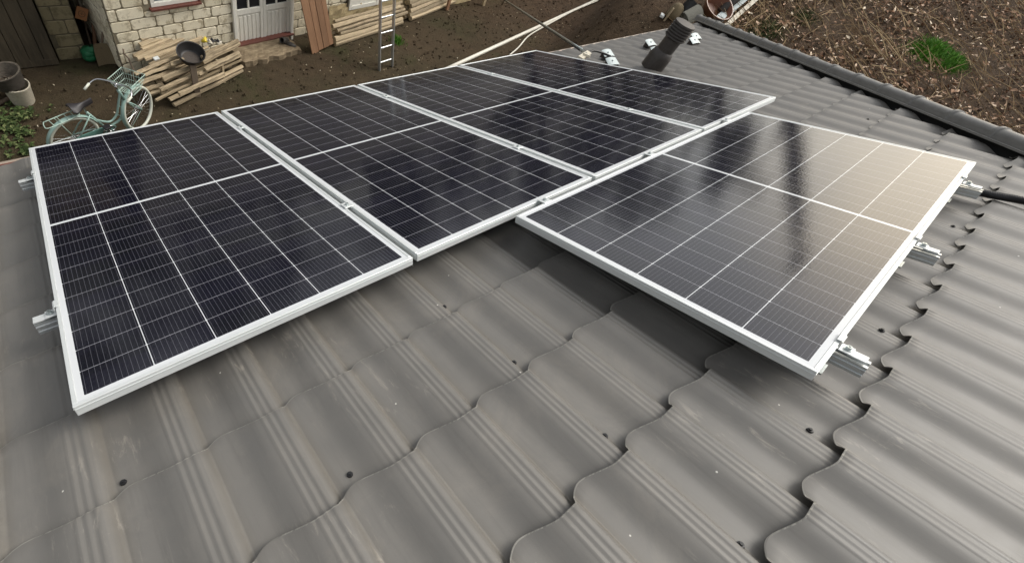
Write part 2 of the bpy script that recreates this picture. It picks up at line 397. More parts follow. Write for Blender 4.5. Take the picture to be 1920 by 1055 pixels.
def sheet_object(name, V, F, mat, parent, cuts, M=None):
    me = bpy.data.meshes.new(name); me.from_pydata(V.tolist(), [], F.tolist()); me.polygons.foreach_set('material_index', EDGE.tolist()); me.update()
    bm = bmesh.new(); bm.from_mesh(me)
    for co, no in cuts:
        bmesh.ops.bisect_plane(bm, geom=bm.verts[:] + bm.edges[:] + bm.faces[:], plane_co=co, plane_no=no, clear_outer=True)
    bmesh.ops.recalc_face_normals(bm, faces=bm.faces[:])
    for f in bm.faces: f.smooth = True
    bm.to_mesh(me); bm.free(); me.materials.append(mat); me.materials.append(MT['lipedge'])
    try: me.set_sharp_from_angle(angle=R_(50))
    except Exception: pass
    o = bpy.data.objects.new(name, me); COL.objects.link(o); o.parent = parent
    if M: o.matrix_local = M
    return o
house = empty('house', 'house under a dark grey-brown metal tile roof that fills the foreground', 'house')
EAVE = .34; RIDGE = -6.1; XL = -4.2
def hipx(y): return 9.06 - (.356 - y) * 1.015
hipdir = Vector((-1.015, -1, 0)).normalized(); hipn = Vector((1, -1.015, 0)).normalized()
V, F = tile_sheet(XL, 9.6, EAVE, RIDGE - .1, LIP0)
HIPP = Vector((9.06, .356, 0))
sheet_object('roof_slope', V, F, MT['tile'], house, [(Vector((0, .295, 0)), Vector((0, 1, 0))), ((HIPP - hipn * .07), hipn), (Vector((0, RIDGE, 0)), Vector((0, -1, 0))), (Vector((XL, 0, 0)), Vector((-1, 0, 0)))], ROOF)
# second slope beyond the hip, and the rear slope
A = ROOF @ Vector((hipx(EAVE), EAVE, ZC)); B = ROOF @ Vector((hipx(RIDGE), RIDGE, ZC))
ex = Vector((0, -1, 0)); d = (A - B); run = Vector((d.x, 0, d.z)).normalized(); nz = ex.cross(run)
if nz.z < 0: nz = -nz; ex = -ex
HM = Matrix(((ex.x, run.x, nz.x, A.x), (ex.y, run.y, nz.y, A.y), (ex.z, run.z, nz.z, A.z), (0, 0, 0, 1)))
LB = HM.inverted() @ B
V, F = tile_sheet(-.3, 12.5, 0, LB.y - .1, -3.67 - .02, ns=10)
V[:, 2] -= ZC
hd = Vector((LB.x, LB.y, 0)).normalized(); hn = Vector((hd.y, -hd.x, 0)); 
if hn.dot(Vector((1, 0, 0))) > 0: hn = -hn
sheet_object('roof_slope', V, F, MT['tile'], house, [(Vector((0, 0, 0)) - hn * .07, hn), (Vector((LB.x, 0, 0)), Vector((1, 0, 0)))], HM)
RB = Matrix(((1, 0, 0, 0), (0, math.cos(-TH), math.sin(-TH), 0), (0, -math.sin(-TH), math.cos(-TH), 0), (0, 0, 0, 1)))
rw = ROOF @ Vector((0, RIDGE, ZC)); back = Matrix.Translation((0, rw.y, rw.z)) @ Matrix.Rotation(math.pi, 4, 'Z') @ Matrix(((1, 0, 0, 0), (0, math.cos(TH), math.sin(TH), 0), (0, -math.sin(TH), math.cos(TH), 0), (0, 0, 0, 1)))
V, F = tile_sheet(-B.x - .1, -XL, 6.4, 0, -3.67, ns=10); V[:, 2] -= ZC
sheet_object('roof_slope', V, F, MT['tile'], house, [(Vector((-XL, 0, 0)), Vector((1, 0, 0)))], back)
# underlay closing the roof below the tiles, fascia, walls
b = MB(); Yb = .27
p = lambda x, y, z: tuple(ROOF @ Vector((x, y, z)))
b.add([p(XL, Yb, -.2), p(hipx(Yb), Yb, -.2), p(hipx(RIDGE), RIDGE, -.2), p(XL, RIDGE, -.2)], [(0, 1, 2, 3)])
b.add([p(hipx(Yb), Yb, -.2), (A.x, A.y - 12, (ROOF @ Vector((0, Yb, -.2))).z), (B.x, B.y - 6.5, B.z - .09), p(hipx(RIDGE), RIDGE, -.2)], [(0, 1, 2, 3)])
b.build('roof_underlay', MT['deck'], house)
ew = ROOF @ Vector((0, .29, -.165))
b = MB(); b.box(((XL + 9.1) / 2, ew.y + .008, ew.z - .035), (9.1 - XL, .016, .095)); b.box((A.x + .0, A.y - 6, ew.z - .035), (.016, 12, .095)); b.build('fascia', MT['darkred'], house)
b = MB(); b.tube([ROOF @ Vector((XL, EAVE - .035, -.150)), ROOF @ Vector((9.18, EAVE - .035, -.150))], .012, 6)
b.build('eave_trim', simple('tan_trim', (.36, .29, .23), .5), house)
b = MB(); b.box(((XL + 8.6) / 2, -5.2, 1.25), (8.6 - XL, 10.2, 2.5)); b.build('wall', MT['plaster'], house)
# hip caps: short overlapping half-round lengths
def cap_mesh(L, r0, r1):
    b = MB(); n = 12; V = []
    for (t, r) in ((0, r0), (.028, r0), (.034, r0 - .009), (L, r1)):
        row = [(-r - .026, t, -.034)] + [(-r - .002, t, -.030)] + [(r * math.cos(math.pi - math.pi * j / n), t, r * .92 * math.sin(math.pi * j / n)) for j in range(n + 1)] + [(r + .002, t, -.030)] + [(r + .026, t, -.034)]
        V.append(row)
    m = len(V[0]); vs = sum(V, []); fs = [(i * m + j, i * m + j + 1, (i + 1) * m + j + 1, (i + 1) * m + j) for i in range(3) for j in range(m - 1)]
    b.add(vs, fs)
    # front rim and underside thickness
    rim = [(x, 0, z - .004 if abs(x) > r0 else z * .93) for x, _, z in V[0]]; b.add(V[0] + rim, [(j, j + 1, m + j + 1, m + j) for j in range(m - 1)])
    b.add([(x, 0, z - .012) for x, _, z in (V[0][0],)] + [V[0][0], V[3][0], (V[3][0][0], L, V[3][0][2] - .012)], [(0, 1, 2, 3)])
    b.add([(x, 0, z - .012) for x, _, z in (V[0][-1],)] + [V[0][-1], V[3][-1], (V[3][-1][0], L, V[3][-1][2] - .012)], [(0, 1, 2, 3)])
    return b
hipA = ROOF @ Vector((hipx(.33), .33, ZC + .036)); hipB = ROOF @ Vector((hipx(RIDGE), RIDGE, ZC + .036))
b = MB(); dz_ = Vector((0, 0, -.16)); up_ = Vector((0, 0, .02)); b.add([hipA + up_, hipB + up_, hipB + dz_, hipA + dz_], [(0, 1, 2, 3)]); b.build('hip_board', MT['deck'], house)
hdw = (hipB - hipA); Lh = hdw.length; hdw.normalize(); sx = hdw.cross(Vector((0, 0, 1))).normalized(); upv = sx.cross(hdw)
nseg = int(Lh / .36); seg = Lh / nseg
base = cap_mesh(seg + .035, .061, .047)
first = None
for i in range(nseg):
    o_ = hipA + hdw * seg * i; 
    Mx = Matrix(((sx.x, hdw.x, upv.x, o_.x), (sx.y, hdw.y, upv.y, o_.y), (sx.z, hdw.z, upv.z, o_.z), (0, 0, 0, 1)))
    if first is None: first = base.build('ridge_cap', MT['ridge'], house, smooth=45, M=Mx)
    else: c = first.copy(); COL.objects.link(c); c.parent = house; c.matrix_local = Mx
b = MB(); Mt = Matrix(((0, 1, 0, XL), (-1, 0, 0, rw.y), (0, 0, 1, rw.z + .05), (0, 0, 0, 1)))
cap_mesh(B.x - XL, .084, .084).build('ridge_cap', MT['ridge'], house, smooth=45, M=Mt)
# roofing screws
sb = MB(); sb.lathe([(.0, .007), (.0044, .007), (.0046, .003), (.0078, .0025), (.009, .0), (.009, -.004)], 8)
scr = None
pts = [(.035, -2.561), (.527, -2.914), (1.169, -3.267), (1.658, -3.62), (1.172, -3.633), (1.171, -2.913), (1.16, -2.559), (2.296, -3.626), (3.46, -3.629), (5.186, -2.888), (4.1, -3.27), (-.4, -2.914)]
for k in range(9):
    for r in range(5): pts.append((X0 + PER * (16 + 2 * k + (r % 2)) + .04, LIP0 + STEP * (3 + 2 * r) + .048))
for (x, y) in pts:
    y += .026
    if x > hipx(y) - .2: continue
    u = (x - X0) / PER; kk = math.floor((y - LIP0) / STEP); dd = (LIP0 + (kk + 1) * STEP) - y
    z = ZC + prof(u) - .031 * dd / STEP + .002
    if scr is None: scr = sb.build('screw', MT['black'], house, smooth=30, M=ROOF @ T(x, y, z))
    else: c = scr.copy(); COL.objects.link(c); c.parent = house; c.matrix_local = ROOF @ T(x, y, z)

# ------------------------------------------------------------------ solar panels
GAP = .0255; FR_D = .035; LIPW = .0125
def make_panel(label):
    root = empty('solar_panel', label, 'solar panel', group='solar panels bolted over the tile roof')
    b = MB()
    def bar(x0, x1, y0, y1):
        b.box(((x0 + x1) / 2, (y0 + y1) / 2, -FR_D / 2), (x1 - x0, y1 - y0, FR_D), bev=.0012)
    w = LIPW
    bar(0, PW, 0, w); bar(0, PW, PL - w, PL); bar(0, w, w + .0003, PL - w - .0003); bar(PW - w, PW, w + .0003, PL - w - .0003)
    # small shadow groove line and foot flange on the outer faces
    for (c, d_) in (((PW / 2, -.0008, -.0115), (PW - .004, .0016, .0022)), ((PW / 2, PL + .0008, -.0115), (PW - .004, .0016, .0022)), ((-.0008, PL / 2, -.0115), (.0016, PL - .004, .0022)), ((PW + .0008, PL / 2, -.0115), (.0016, PL - .004, .0022))):
        b.box(c, d_)
    b.build('frame', MT['alu'], root)
    g = MB(); g.box((PW / 2, PL / 2, -.0042), (PW - 2 * w + .001, PL - 2 * w + .001, .0054))
    g.build('cell_glass', MT['cell'], root)
    j = MB(); j.box((PW / 2, PL / 2, -.018), (.1, .16, .018)); j.build('junction_box', MT['black'], root)
    return root
labels = ['leftmost portrait solar panel beside the bare tiles, its two rail ends showing', 'portrait solar panel second from the left in the row of four', 'portrait solar panel third from the left with the ladder reflected in its glass', 'far portrait solar panel nearest the vent pipe, rightmost of the row of four']
row = []
for i in range(4):
    if i == 0: p0 = make_panel(labels[0]); q = p0
    else: q = copy_tree(p0)
    q['label'] = labels[i]; dy = (0, .006, .002, .0)[i]
    q.matrix_world = roofM(i * (PW + GAP), -PL + dy, 0)
q = copy_tree(p0); q['label'] = 'landscape solar panel set apart on the right, glass bright with reflected sky'
X5, Y5 = 1.6841, -2.3962
q.matrix_world = ROOF @ T(X5, Y5, .0047) @ RZ(-math.pi / 2)
# mounting rails
def rail_mesh(L):
    b = MB(); w, h, t = .041, .041, .0028          # strut channel open at the top, ribs on the flanks
    b.box((L / 2, 0, -h + t / 2), (L, w, t)); 
    for s in (-1, 1):
        b.box((L / 2, s * (w / 2 - t / 2), -h / 2 - .0003), (L, t, h - 2 * t - .0006)); b.box((L / 2, s * (w / 2 - .006), -t / 2), (L, .012, t))
        b.box((L / 2, s * (w / 2 + .0015), -.012), (L, .003, .004)); b.box((L / 2, s * (w / 2 + .0015), -.031), (L, .003, .004))
    return b
def rail(x, y, L, ang, label, group):
    M = ROOF @ T(x, y, -FR_D - .002) @ RZ(ang)
    o = empty('mounting_rail', label, 'mounting rail', M, group)
    rail_mesh(L).build('channel', MT['raw'], o)
    k = 0; pos = [.12, L * .35, L * .66, L - .12]
    for s in pos:
        f = MB(); f.box((s, 0, -.041 - .022), (.05, .035, .042)); f.box((s, .0, -.041 - .046), (.09, .06, .006)); f.build('foot', MT['steel'], o)
for y, w in ((-.46, 'upper end near the eave side'), (-1.84, 'lower end near the foreground')):
    rail(-.075, y, 4 * PW + 3 * GAP + .11, 0, 'mounting rail under the row of four panels, ' + ('the one close to the eave' if y > -1 else 'its end jutting out low left'), 'mounting rails under the panels')
for x, lab in ((1.895, 'rail end jutting from the near corner of the landscape panel'), (2.822, 'rail end jutting from the middle of the landscape panel edge'), (3.742, 'rail end jutting from the far corner of the landscape panel near the conduit')):
    rail(x, -3.615, 1.32, math.pi / 2, lab, 'mounting rails under the panels')
# clamps
def end_clamp(M, label):
    o = empty('end_clamp', label, 'clamp', M, 'panel end clamps')
    b = MB(); b.box((-.004, 0, .0055), (.014, .042, .003), bev=.0008); b.box((.0045, 0, -.010), (.003, .042, .028)); b.box((.022, 0, -.0255), (.034, .042, .004), bev=.0008); b.box((.052, 0, -.030), (.046, .034, .006), bev=.001)
    b.build('body', MT['alu'], o)
    b = MB(); b.lathe([(0, .0), (.0035, .0), (.0035, .006), (.0075, .006), (.008, -.002), (.011, -.002), (.011, -.004)], 12); b.build('bolt', MT['steel'], o, smooth=30, M=T(.024, 0, -.018))
for x, w in ((1.895, 'near'), (2.822, 'middle'), (3.742, 'far')):
    end_clamp(ROOF @ T(x, Y5 - PW - .0, .0047) @ RZ(-math.pi / 2), 'silver end clamp on the %s rail end of the landscape panel' % {'near': 'nearest', 'middle': 'middle', 'far': 'farthest'}[w])
for y, w in ((-.46, 'farther'), (-1.84, 'nearer')):
    end_clamp(ROOF @ T(-.0, y, 0) @ RZ(math.pi), 'silver end clamp gripping the left side of the leftmost panel, %s of two' % w)
mc = None
def mid_clamp(M, label):
    global mc
    if mc is None:
        mc = empty('mid_clamp', label, 'clamp', None, 'mid clamps between panels')
        b = MB(); b.box((0, 0, .004), (.045, .05, .0035), bev=.001)
        for s in (-1, 1): b.box((s * .0105, 0, -.012), (.0025, .05, .028))
        b.build('body', MT['alu'], mc)
        b = MB(); b.lathe([(0, .013), (.0075, .013), (.0075, .006), (.010, .0058)], 10); b.build('bolt', MT['steel'], mc, smooth=30); o = mc
    else: o = copy_tree(mc)
    o.matrix_world = M; o['label'] = label
for i in range(3):
    for y, w in ((-.46, 'eave-side'), (-1.84, 'near-side')):
        mid_clamp(roofM((i + 1) * (PW + GAP) - GAP / 2, y), 'small mid clamp in the %s gap between upright panels, %s rail' % (('left', 'middle', 'right')[i], w))
for x, w in ((1.895, 'near'), (2.80, 'middle'), (3.742, 'far')):
    mid_clamp(ROOF @ T(x, (Y5 - PL) / 2, .003) @ RZ(math.pi / 2), 'small clamp joining the landscape panel to the row, %s rail' % w)

# ------------------------------------------------------------------ roof fittings
def rp(px, py, h):                    # point of the roof seen at a pixel, in roof coordinates
    P0 = ROOF @ Vector((0, 0, h)); n = M3 @ Vector((0, 0, 1)); return ROOF.inverted() @ onplane(px, py, P0, n)
vp = rp(1222, 124, ZC); vp_w = ROOF @ Vector((vp.x, vp.y, ZC - .02))
o = empty('vent_pipe', 'dark brown plastic roof vent pipe with a ribbed cap', 'vent pipe', Matrix.Translation(vp_w) @ RY(R_(4)))
b = MB(); b.lathe([(.118, .0), (.114, .14), (.104, .185), (.086, .205)], 32)
b.build('flashing', MT['pvc'], o, smooth=35)
b = MB(); b.lathe([(.086, .15), (.086, .36)], 32); b.build('pipe', MT['pvc'], o, smooth=35)
pr = [(.088, .33), (.1, .335)]
for k in range(5): z = .345 + k * .026; pr += [(.109, z), (.112, z + .004), (.109, z + .012), (.097, z + .013), (.097, z + .024)]
pr += [(.108, .475), (.106, .492), (.06, .497), (0, .498)]
b = MB(); b.lathe(pr, 32); b.build('ribbed_cap', MT['pvc'], o, smooth=35)
bk = None
blabels = ['silver roof bracket beside the cable clamp', 'silver roof bracket half hidden behind the top edge of the far panel', 'silver roof bracket just left of the vent pipe', 'silver roof bracket mostly hidden behind the lower vent pipe', 'silver roof bracket right of the vent pipe', 'silver roof bracket tip peeking out behind the vent cap']
for i, (px, py) in enumerate(((1137, 106), (1145, 122), (1217, 86), (1228, 101), (1299, 82), (1302, 74))):
    P = rp(px, py, ZC + .0)
    if bk is None:
        bk = empty('roof_bracket', blabels[0], 'roof bracket', None, 'silver brackets near the eave'); o = bk
        b = MB(); prof_ = []
        for k in range(9):                       # curved cover plate tilted back towards the ridge side
            t_ = k / 8 * 2 - 1; x = t_ * .10; dz = -.016 * abs(t_) ** 2.4; prof_.append((x, dz))
        vs = []
        for x, dz in prof_: vs += [(x, -.075, .035 + dz * .5), (x * .92, .035, .118 + dz)]
        lo = [(x, y + .003, z - .005) for x, y, z in vs]
        b.add(vs, [(2 * k, 2 * k + 2, 2 * k + 3, 2 * k + 1) for k in range(8)]); b.add(lo, [(2 * k, 2 * k + 1, 2 * k + 3, 2 * k + 2) for k in range(8)])
        b.tube([(0, -.018, .074), (0, -.028, .084)], [.016, .010], 10)
        b.build('plate', MT['bluegrey'], bk, smooth='all')
        b = MB(); b.add([(-.085, -.07, .0), (-.085, .06, 0), (-.092, .02, .07), (-.092, -.068, .016), (.092, -.07, 0), (.092, .06, 0), (.092, .02, .07), (.092, -.068, .016)], [(0, 1, 2, 3), (4, 7, 6, 5), (0, 3, 7, 4), (1, 5, 6, 2), (3, 2, 6, 7)])
        b.build('base', MT['pvc'], bk)
    else: o = copy_tree(bk)
    o['label'] = blabels[i]; o.matrix_world = ROOF @ T(P.x, P.y, ZC - .01) @ RZ(R_(-12 + 8 * jit(1))) @ Matrix.Scale(.72, 4)
# corrugated conduit from under the panel across the tiles
c0 = rp(1806, 352, -.085); c1 = rp(1925, 372, -.085); path = []
for k in range(120):
    t_ = k / 119 * 3.2 - .25; P = c0.lerp(c1, t_); path.append(Vector((P.x + .006 * math.sin(k * .2), P.y, -.096 + .004 * math.sin(k * .11))))
dense = []; rr = []
for i in range(len(path) - 1):
    for s in range(4): dense.append(path[i].lerp(path[i + 1], s / 4)); rr.append(.020 if s < 2 else .0155)
b = MB(); b.tube([ROOF @ P for P in dense], rr, 10); tag(b.build('conduit', MT['black'], None, smooth='all'), 'black corrugated cable conduit lying on the tiles by the far panel corner', 'conduit')
# service cable, its clamp and the black lead
kb = rp(1100, 101, -.0); kb_w = ROOF @ kb
far = CAM + ray(945, 0).normalized() * 15.0
o = empty('cable_anchor', 'white cable anchor block at the top edge of the far panel', 'cable anchor', Matrix.Translation(kb_w))
M = (far - kb_w).to_track_quat('X', 'Z').to_matrix().to_4x4()
b = MB(); b.box((0, 0, -.015), (.10, .07, .028), M, bev=.003); b.box((-.02, -.0, -.02), (.22, .06, .03), None, (0, 0, R_(14)), .003); b.box((0, 0, -.07), (.03, .03, .10)); b.build('block', MT['whiteplastic'], o)
b = MB(); b.tube([M @ Vector((.02, 0, 0)), M @ Vector((.22, 0, 0))], .011, 8); b.tube([M @ Vector((.20, 0, 0)), M @ Vector((.25, 0, 0))], .017, 8); b.build('tensioner', MT['steel'], o, smooth=True)
end = kb_w + (far - kb_w) * 2.2
b = MB()
for s, r in ((1, .011), (-1, .008)):
    b.tube([kb_w.lerp(end, .012 + .988 * k / 40) + Vector((0, 0, s * .010 - .35 * 4 * (k / 40) * (1 - k / 40) * .0)) for k in range(41)], r, 6)
b.mi = [0] * (len(b.mi) // 2) + [1] * (len(b.mi) - len(b.mi) // 2)
tag(b.build('service_cable', [MT['steel'], MT['black']], None, smooth='all'), 'taut black and grey service cable running off over the yard', 'cable')
ld = [kb_w + Vector((.03, -.02, -.02)), ROOF @ Vector((kb.x + .16, kb.y + .05, .0)), ROOF @ Vector((kb.x + .32, kb.y + .05, -.03)), ROOF @ Vector((kb.x + .42, kb.y - .04, -.08)), ROOF @ Vector((kb.x + .38, kb.y - .12, -.12))]
def spline(pts, n=8):
    out = []; P = [pts[0]] + list(pts) + [pts[-1]]
    for i in range(1, len(P) - 2):
        for k in range(n):
            t_ = k / n; a, b_, c_, d_ = (Vector(v) for v in P[i - 1:i + 3])
            out.append(.5 * ((2 * b_) + (c_ - a) * t_ + (2 * a - 5 * b_ + 4 * c_ - d_) * t_ ** 2 + (3 * b_ - a - 3 * c_ + d_) * t_ ** 3))
    out.append(Vector(pts[-1])); return out
b = MB(); b.tube(spline(ld), .012, 8); tag(b.build('cable_lead', MT['black'], None, smooth='all'), 'short black cable curling from the anchor to the tiles', 'cable')

# ------------------------------------------------------------------ brick shed across the yard
dl, dr = G(444, 80, .15), G(543, 59, .15)
wd = (dr - dl); wd.z = 0; DW = wd.length; wd.normalize(); wnrm = Vector((wd.y, -wd.x, 0))       # wnrm points to the camera
WANG = math.atan2(wd.y, wd.x)
S0 = Vector((dl.x, dl.y, 0)); SM = Matrix.Translation(S0) @ RZ(WANG)       # local: x along the wall, -y towards the camera
def su(px, py, off=0.0):            # wall-plane coordinates seen at a pixel
    P = onplane(px, py, S0 + wnrm * off, wnrm); q = SM.inverted() @ P; return q.x, q.z
uc = su(222, 100)[0]
shed = empty('brick_shed', 'shed of rough cream blocks with smeared grey mortar and white double doors', 'shed', SM)
SH = 2.45; UE = 8.2
w1 = (su(283, 13), su(371, 2)); w2 = (su(650, 18), su(706, 8))
win = (w1[0][0], w1[1][0], 1.02, 1.75)
def rough_wall(parent, x0, x1, z0, z1, y, face, holes, bl=.35, bh=.178, mat='block', amp=.010, M=None, seed=1):
    """courses of separate rough blocks standing proud of one mortar backing"""
    rnd = random.Random(seed); b = MB(); row = 0; z = z0
    while z < z1 - .05:
        h = bh * rnd.uniform(.93, 1.05); x = x0 - (row % 2) * bl / 2 - rnd.uniform(0, .1)
        while x < x1:
            L = bl * rnd.uniform(.72, 1.12); a, c = max(x, x0) + .006, min(x + L, x1) - .006; e, f = z + .008, min(z + h, z1) - .008
            for hx0, hx1, hz0, hz1 in holes:
                if a < hx1 and c > hx0 and e < hz1 and f > hz0:
                    if hz0 > e and hz0 - e > .07: f = hz0 - .006
                    elif a < hx0: c = hx0 - .006
                    elif c > hx1: a = hx1 + .006
                    else: c = a
            if c - a > .05:
                ins = [rnd.uniform(.0, .035) for _ in range(4)]; big = rnd.random() < .35
                n = 26; poly = []
                cx_, cz_ = (a + c) / 2, (e + f) / 2; hw, hh = (c - a) / 2, (f - e) / 2
                for k in range(n):
                    t_ = 2 * math.pi * (k + .5) / n; ct, st = math.cos(t_), math.sin(t_)
                    q = 1 / max(abs(ct) * .98, abs(st) * .98, .545 * (abs(ct) + abs(st)))
                    q *= 1 - rnd.uniform(0, .055 + (.10 if big and ct > .3 else 0))
                    poly.append((cx_ + hw * min(1, max(-1, ct * q * 1.04)), cz_ + hh * min(1, max(-1, st * q * 1.04))))
                dd = rnd.uniform(.005, amp + .004)
                o = len(b.v); ring = [(px_, y + face * 0, pz_) for px_, pz_ in poly]; top = [(cx_ + (px_ - cx_) * .96, y + face * dd, cz_ + (pz_ - cz_) * .93) for px_, pz_ in poly]
                b.add(ring + top, [(i, (i + 1) % n, n + (i + 1) % n, n + i) for i in range(n)] + [tuple(range(n, 2 * n))])
            x += L
        z += h; row += 1
    return b.build('blocks', MT[mat], parent)
dhole = (-.03, DW + .03, -.1, 2.12)
def wall_panel(name, mat, parent, x0, x1, z0, z1, y0, y1, holes):
    b = MB(); xs = sorted({x0, x1, *[h[0] for h in holes], *[h[1] for h in holes]}); zs = sorted({z0, z1, *[max(z0, h[2]) for h in holes], *[h[3] for h in holes]})
    for i in range(len(xs) - 1):
        for j in range(len(zs) - 1):
            mx, mz = (xs[i] + xs[i + 1]) / 2, (zs[j] + zs[j + 1]) / 2
            if any(h[0] < mx < h[1] and h[2] < mz < h[3] for h in holes): continue
            b.box((mx, (y0 + y1) / 2, mz), (xs[i + 1] - xs[i], y1 - y0, zs[j + 1] - zs[j]))
    return b.build(name, mat, parent)
winh = (win[0], win[1], win[2], win[3])
wall_panel('wall', MT['mortar'], shed, uc, UE, 0, SH, .0, .25, [dhole, winh])
rough_wall(shed, uc, UE, .02, SH, -.0, -1, [dhole, (win[0] - .03, win[1] + .03, win[2] - .05, win[3] + .03)], seed=4)
b = MB(); b.box((uc + .1, 2.0 + .25, SH / 2), (.2, 4, SH)); b.box((UE - .1, 2.25, SH / 2), (.2, 4, SH)); b.box(((uc + UE) / 2, 4.35, SH / 2), (UE - uc, .2, SH)); b.build('wall', MT['mortar'], shed)
rough_wall_side = rough_wall(shed, 0.02, 4.2, .02, SH, 0, -1, [], seed=9); rough_wall_side.matrix_local = T(uc, 4.25, 0) @ RZ(-math.pi / 2)
# black sheet as painted interior shade so that the openings read deep, pitched roof
b = MB(); b.box(((uc + UE) / 2, .62, SH / 2), (UE - uc - .5, .02, SH - .1)); b.build('interior_dark_sheet', MT['deck'], shed)
b = MB()
for s in (0, 1):
    y0, y1 = (-.30, 2.2) if s == 0 else (2.2, 4.7); z0, z1 = (SH + .0, SH + 1.35) if s == 0 else (SH + 1.35, SH)
    b.add([(uc - .3, y0, z0), (UE + .3, y0, z0), (UE + .3, y1, z1), (uc - .3, y1, z1), (uc - .3, y0, z0 + .05), (UE + .3, y0, z0 + .05), (UE + .3, y1, z1 + .05), (uc - .3, y1, z1 + .05)], [(0, 1, 2, 3), (4, 5, 6, 7), (0, 1, 5, 4), (1, 2, 6, 5), (2, 3, 7, 6), (3, 0, 4, 7)])
b.build('roof', MT['shedroof'], shed)
b = MB()
for x in (uc + .02, UE - .04): b.add([(x, 0, SH), (x, 4.4, SH), (x, 2.2, SH + 1.2)], [(0, 1, 2)])
b.build('gable', MT['mortar'], shed)
# double door
for k in range(2):
    w = DW / 2; x0 = k * w
    d = MB(); st = .055
    b_ = lambda c, s_: d.box(c, s_, bev=.002)
    yf = .03
    b_((x0 + st / 2 + .003, yf, 1.02), (st, .045, 1.98)); b_((x0 + w - st / 2 - .003, yf, 1.02), (st, .045, 1.98))
    for z in (.075, .685, 1.97): b_((x0 + w / 2, yf, z), (w - 2 * st - .008, .043, .09))
    b_((x0 + w / 2, yf + .006, .37), (w - 2 * st - .01, .02, .51))
    for i in range(5):
        xx = x0 + st + .02 + (w - 2 * st - .04) * (i + .5) / 5; b_((xx, yf - .006, .37), (.048, .016, .46))
    b_((x0 + w / 2, yf, 1.32), (.028, .04, 1.18)); 
    for z in (1.1, 1.5): b_((x0 + w / 2, yf + .001, z), (w - 2 * st - .01, .036, .026))
    door = d.build('door', MT['whitepaint'], shed)
    g = MB(); g.box((x0 + w / 2, yf + .012, 1.32), (w - 2 * st, .006, 1.2)); g.build('pane', MT['pane'], door)
    h = MB()
    if k == 1: h.box((x0 + .035, yf - .03, .98), (.02, .03, .12), bev=.004); h.tube([(x0 + .035, yf - .045, 1.0), (x0 + .12, yf - .05, 1.0)], .008, 6); h.build('handle', MT['steel'], door)
b = MB()
for x in (-.028, DW + .028): b.box((x, -.01, 1.05), (.05, .09, 2.1), bev=.004)
b.box((DW / 2, -.01, 2.13), (DW + .11, .09, .06)); b.build('door_frame', MT['whitepaint'], shed)
b = MB(); b.box((DW / 2, -.02, .125), (DW + .1, .14, .03), bev=.004); b.build('threshold', MT['darkred'], shed)
# window with red sill
x0, x1, z0, z1 = winh; W_ = MB()
for c, s_ in ((((x0 + x1) / 2, .02, z0 + .03), (x1 - x0, .07, .06)), (((x0 + x1) / 2, .02, z1 - .03), (x1 - x0, .07, .06)), ((x0 + .03, .02, (z0 + z1) / 2), (.06, .068, z1 - z0 - .12)), ((x1 - .03, .02, (z0 + z1) / 2), (.06, .068, z1 - z0 - .12)), (((x0 + x1) / 2, .02, (z0 + z1) / 2), (.04, .06, z1 - z0 - .12))): W_.box(c, s_, bev=.003)
wf = W_.build('window', MT['whitepaint'], shed)
g = MB(); g.box(((x0 + x1) / 2, .03, (z0 + z1) / 2), (x1 - x0 - .1, .008, z1 - z0 - .1)); g.build('pane', MT['greypane'], wf)
g = MB(); g.box(((x0 + x1) / 2, -.015, z0 - .022), (x1 - x0 + .07, .11, .036), bev=.004); g.box((x1 + .016, -.005, (z0 + z1) / 2), (.028, .05, z1 - z0), bev=.003); g.build('sill', MT['darkred'], wf)
# crumbling render base and hatch right of the planks
def lumpy(b, x0, x1, z0, z1, y0, dep, nx=24, nz=8, amp=.02, seed=3, M=None):
    r = random.Random(seed); vs = []
    for j in range(nz + 1):
        for i in range(nx + 1):
            t_ = j / nz; vs.append((x0 + (x1 - x0) * i / nx, y0 - dep * (1 - t_ * .8) - r.uniform(0, amp), z0 + (z1 - z0) * t_ + (r.uniform(-.02, .02) if 0 < j else 0)))
    b.add(vs, [(j * (nx + 1) + i, j * (nx + 1) + i + 1, (j + 1) * (nx + 1) + i + 1, (j + 1) * (nx + 1) + i) for j in range(nz) for i in range(nx)], M)
MT['render'] = simple('crumbling_yellow_render', (.50, .41, .23), .95, 0, .2, 16, .9, (.30, .22, .12))
b = MB(); lumpy(b, DW + .9, UE, 0, .52, -.012, .07, 60, 6, .03); b.build('render_base', MT['render'], shed)
hx0, hx1, hz = w2[0][0], w2[1][0], w2[0][1]
h = MB(); h.box(((hx0 + hx1) / 2, -.04, hz + .55), (hx1 - hx0, .03, 1.1), bev=.003)
for x in (hx0 + .04, hx1 - .04): h.box((x, -.062, hz + .55), (.07, .014, 1.08), bev=.002)
h.box(((hx0 + hx1) / 2, -.062, hz + .05), (hx1 - hx0 - .16, .013, .08), bev=.002)
sh_ = h.build('shutter', MT['whitepaint'], shed); h = MB(); h.box((hx0 - .03, -.03, hz + .5), (.03, .04, 1.2)); h.build('jamb', MT['oldwood'], sh_)
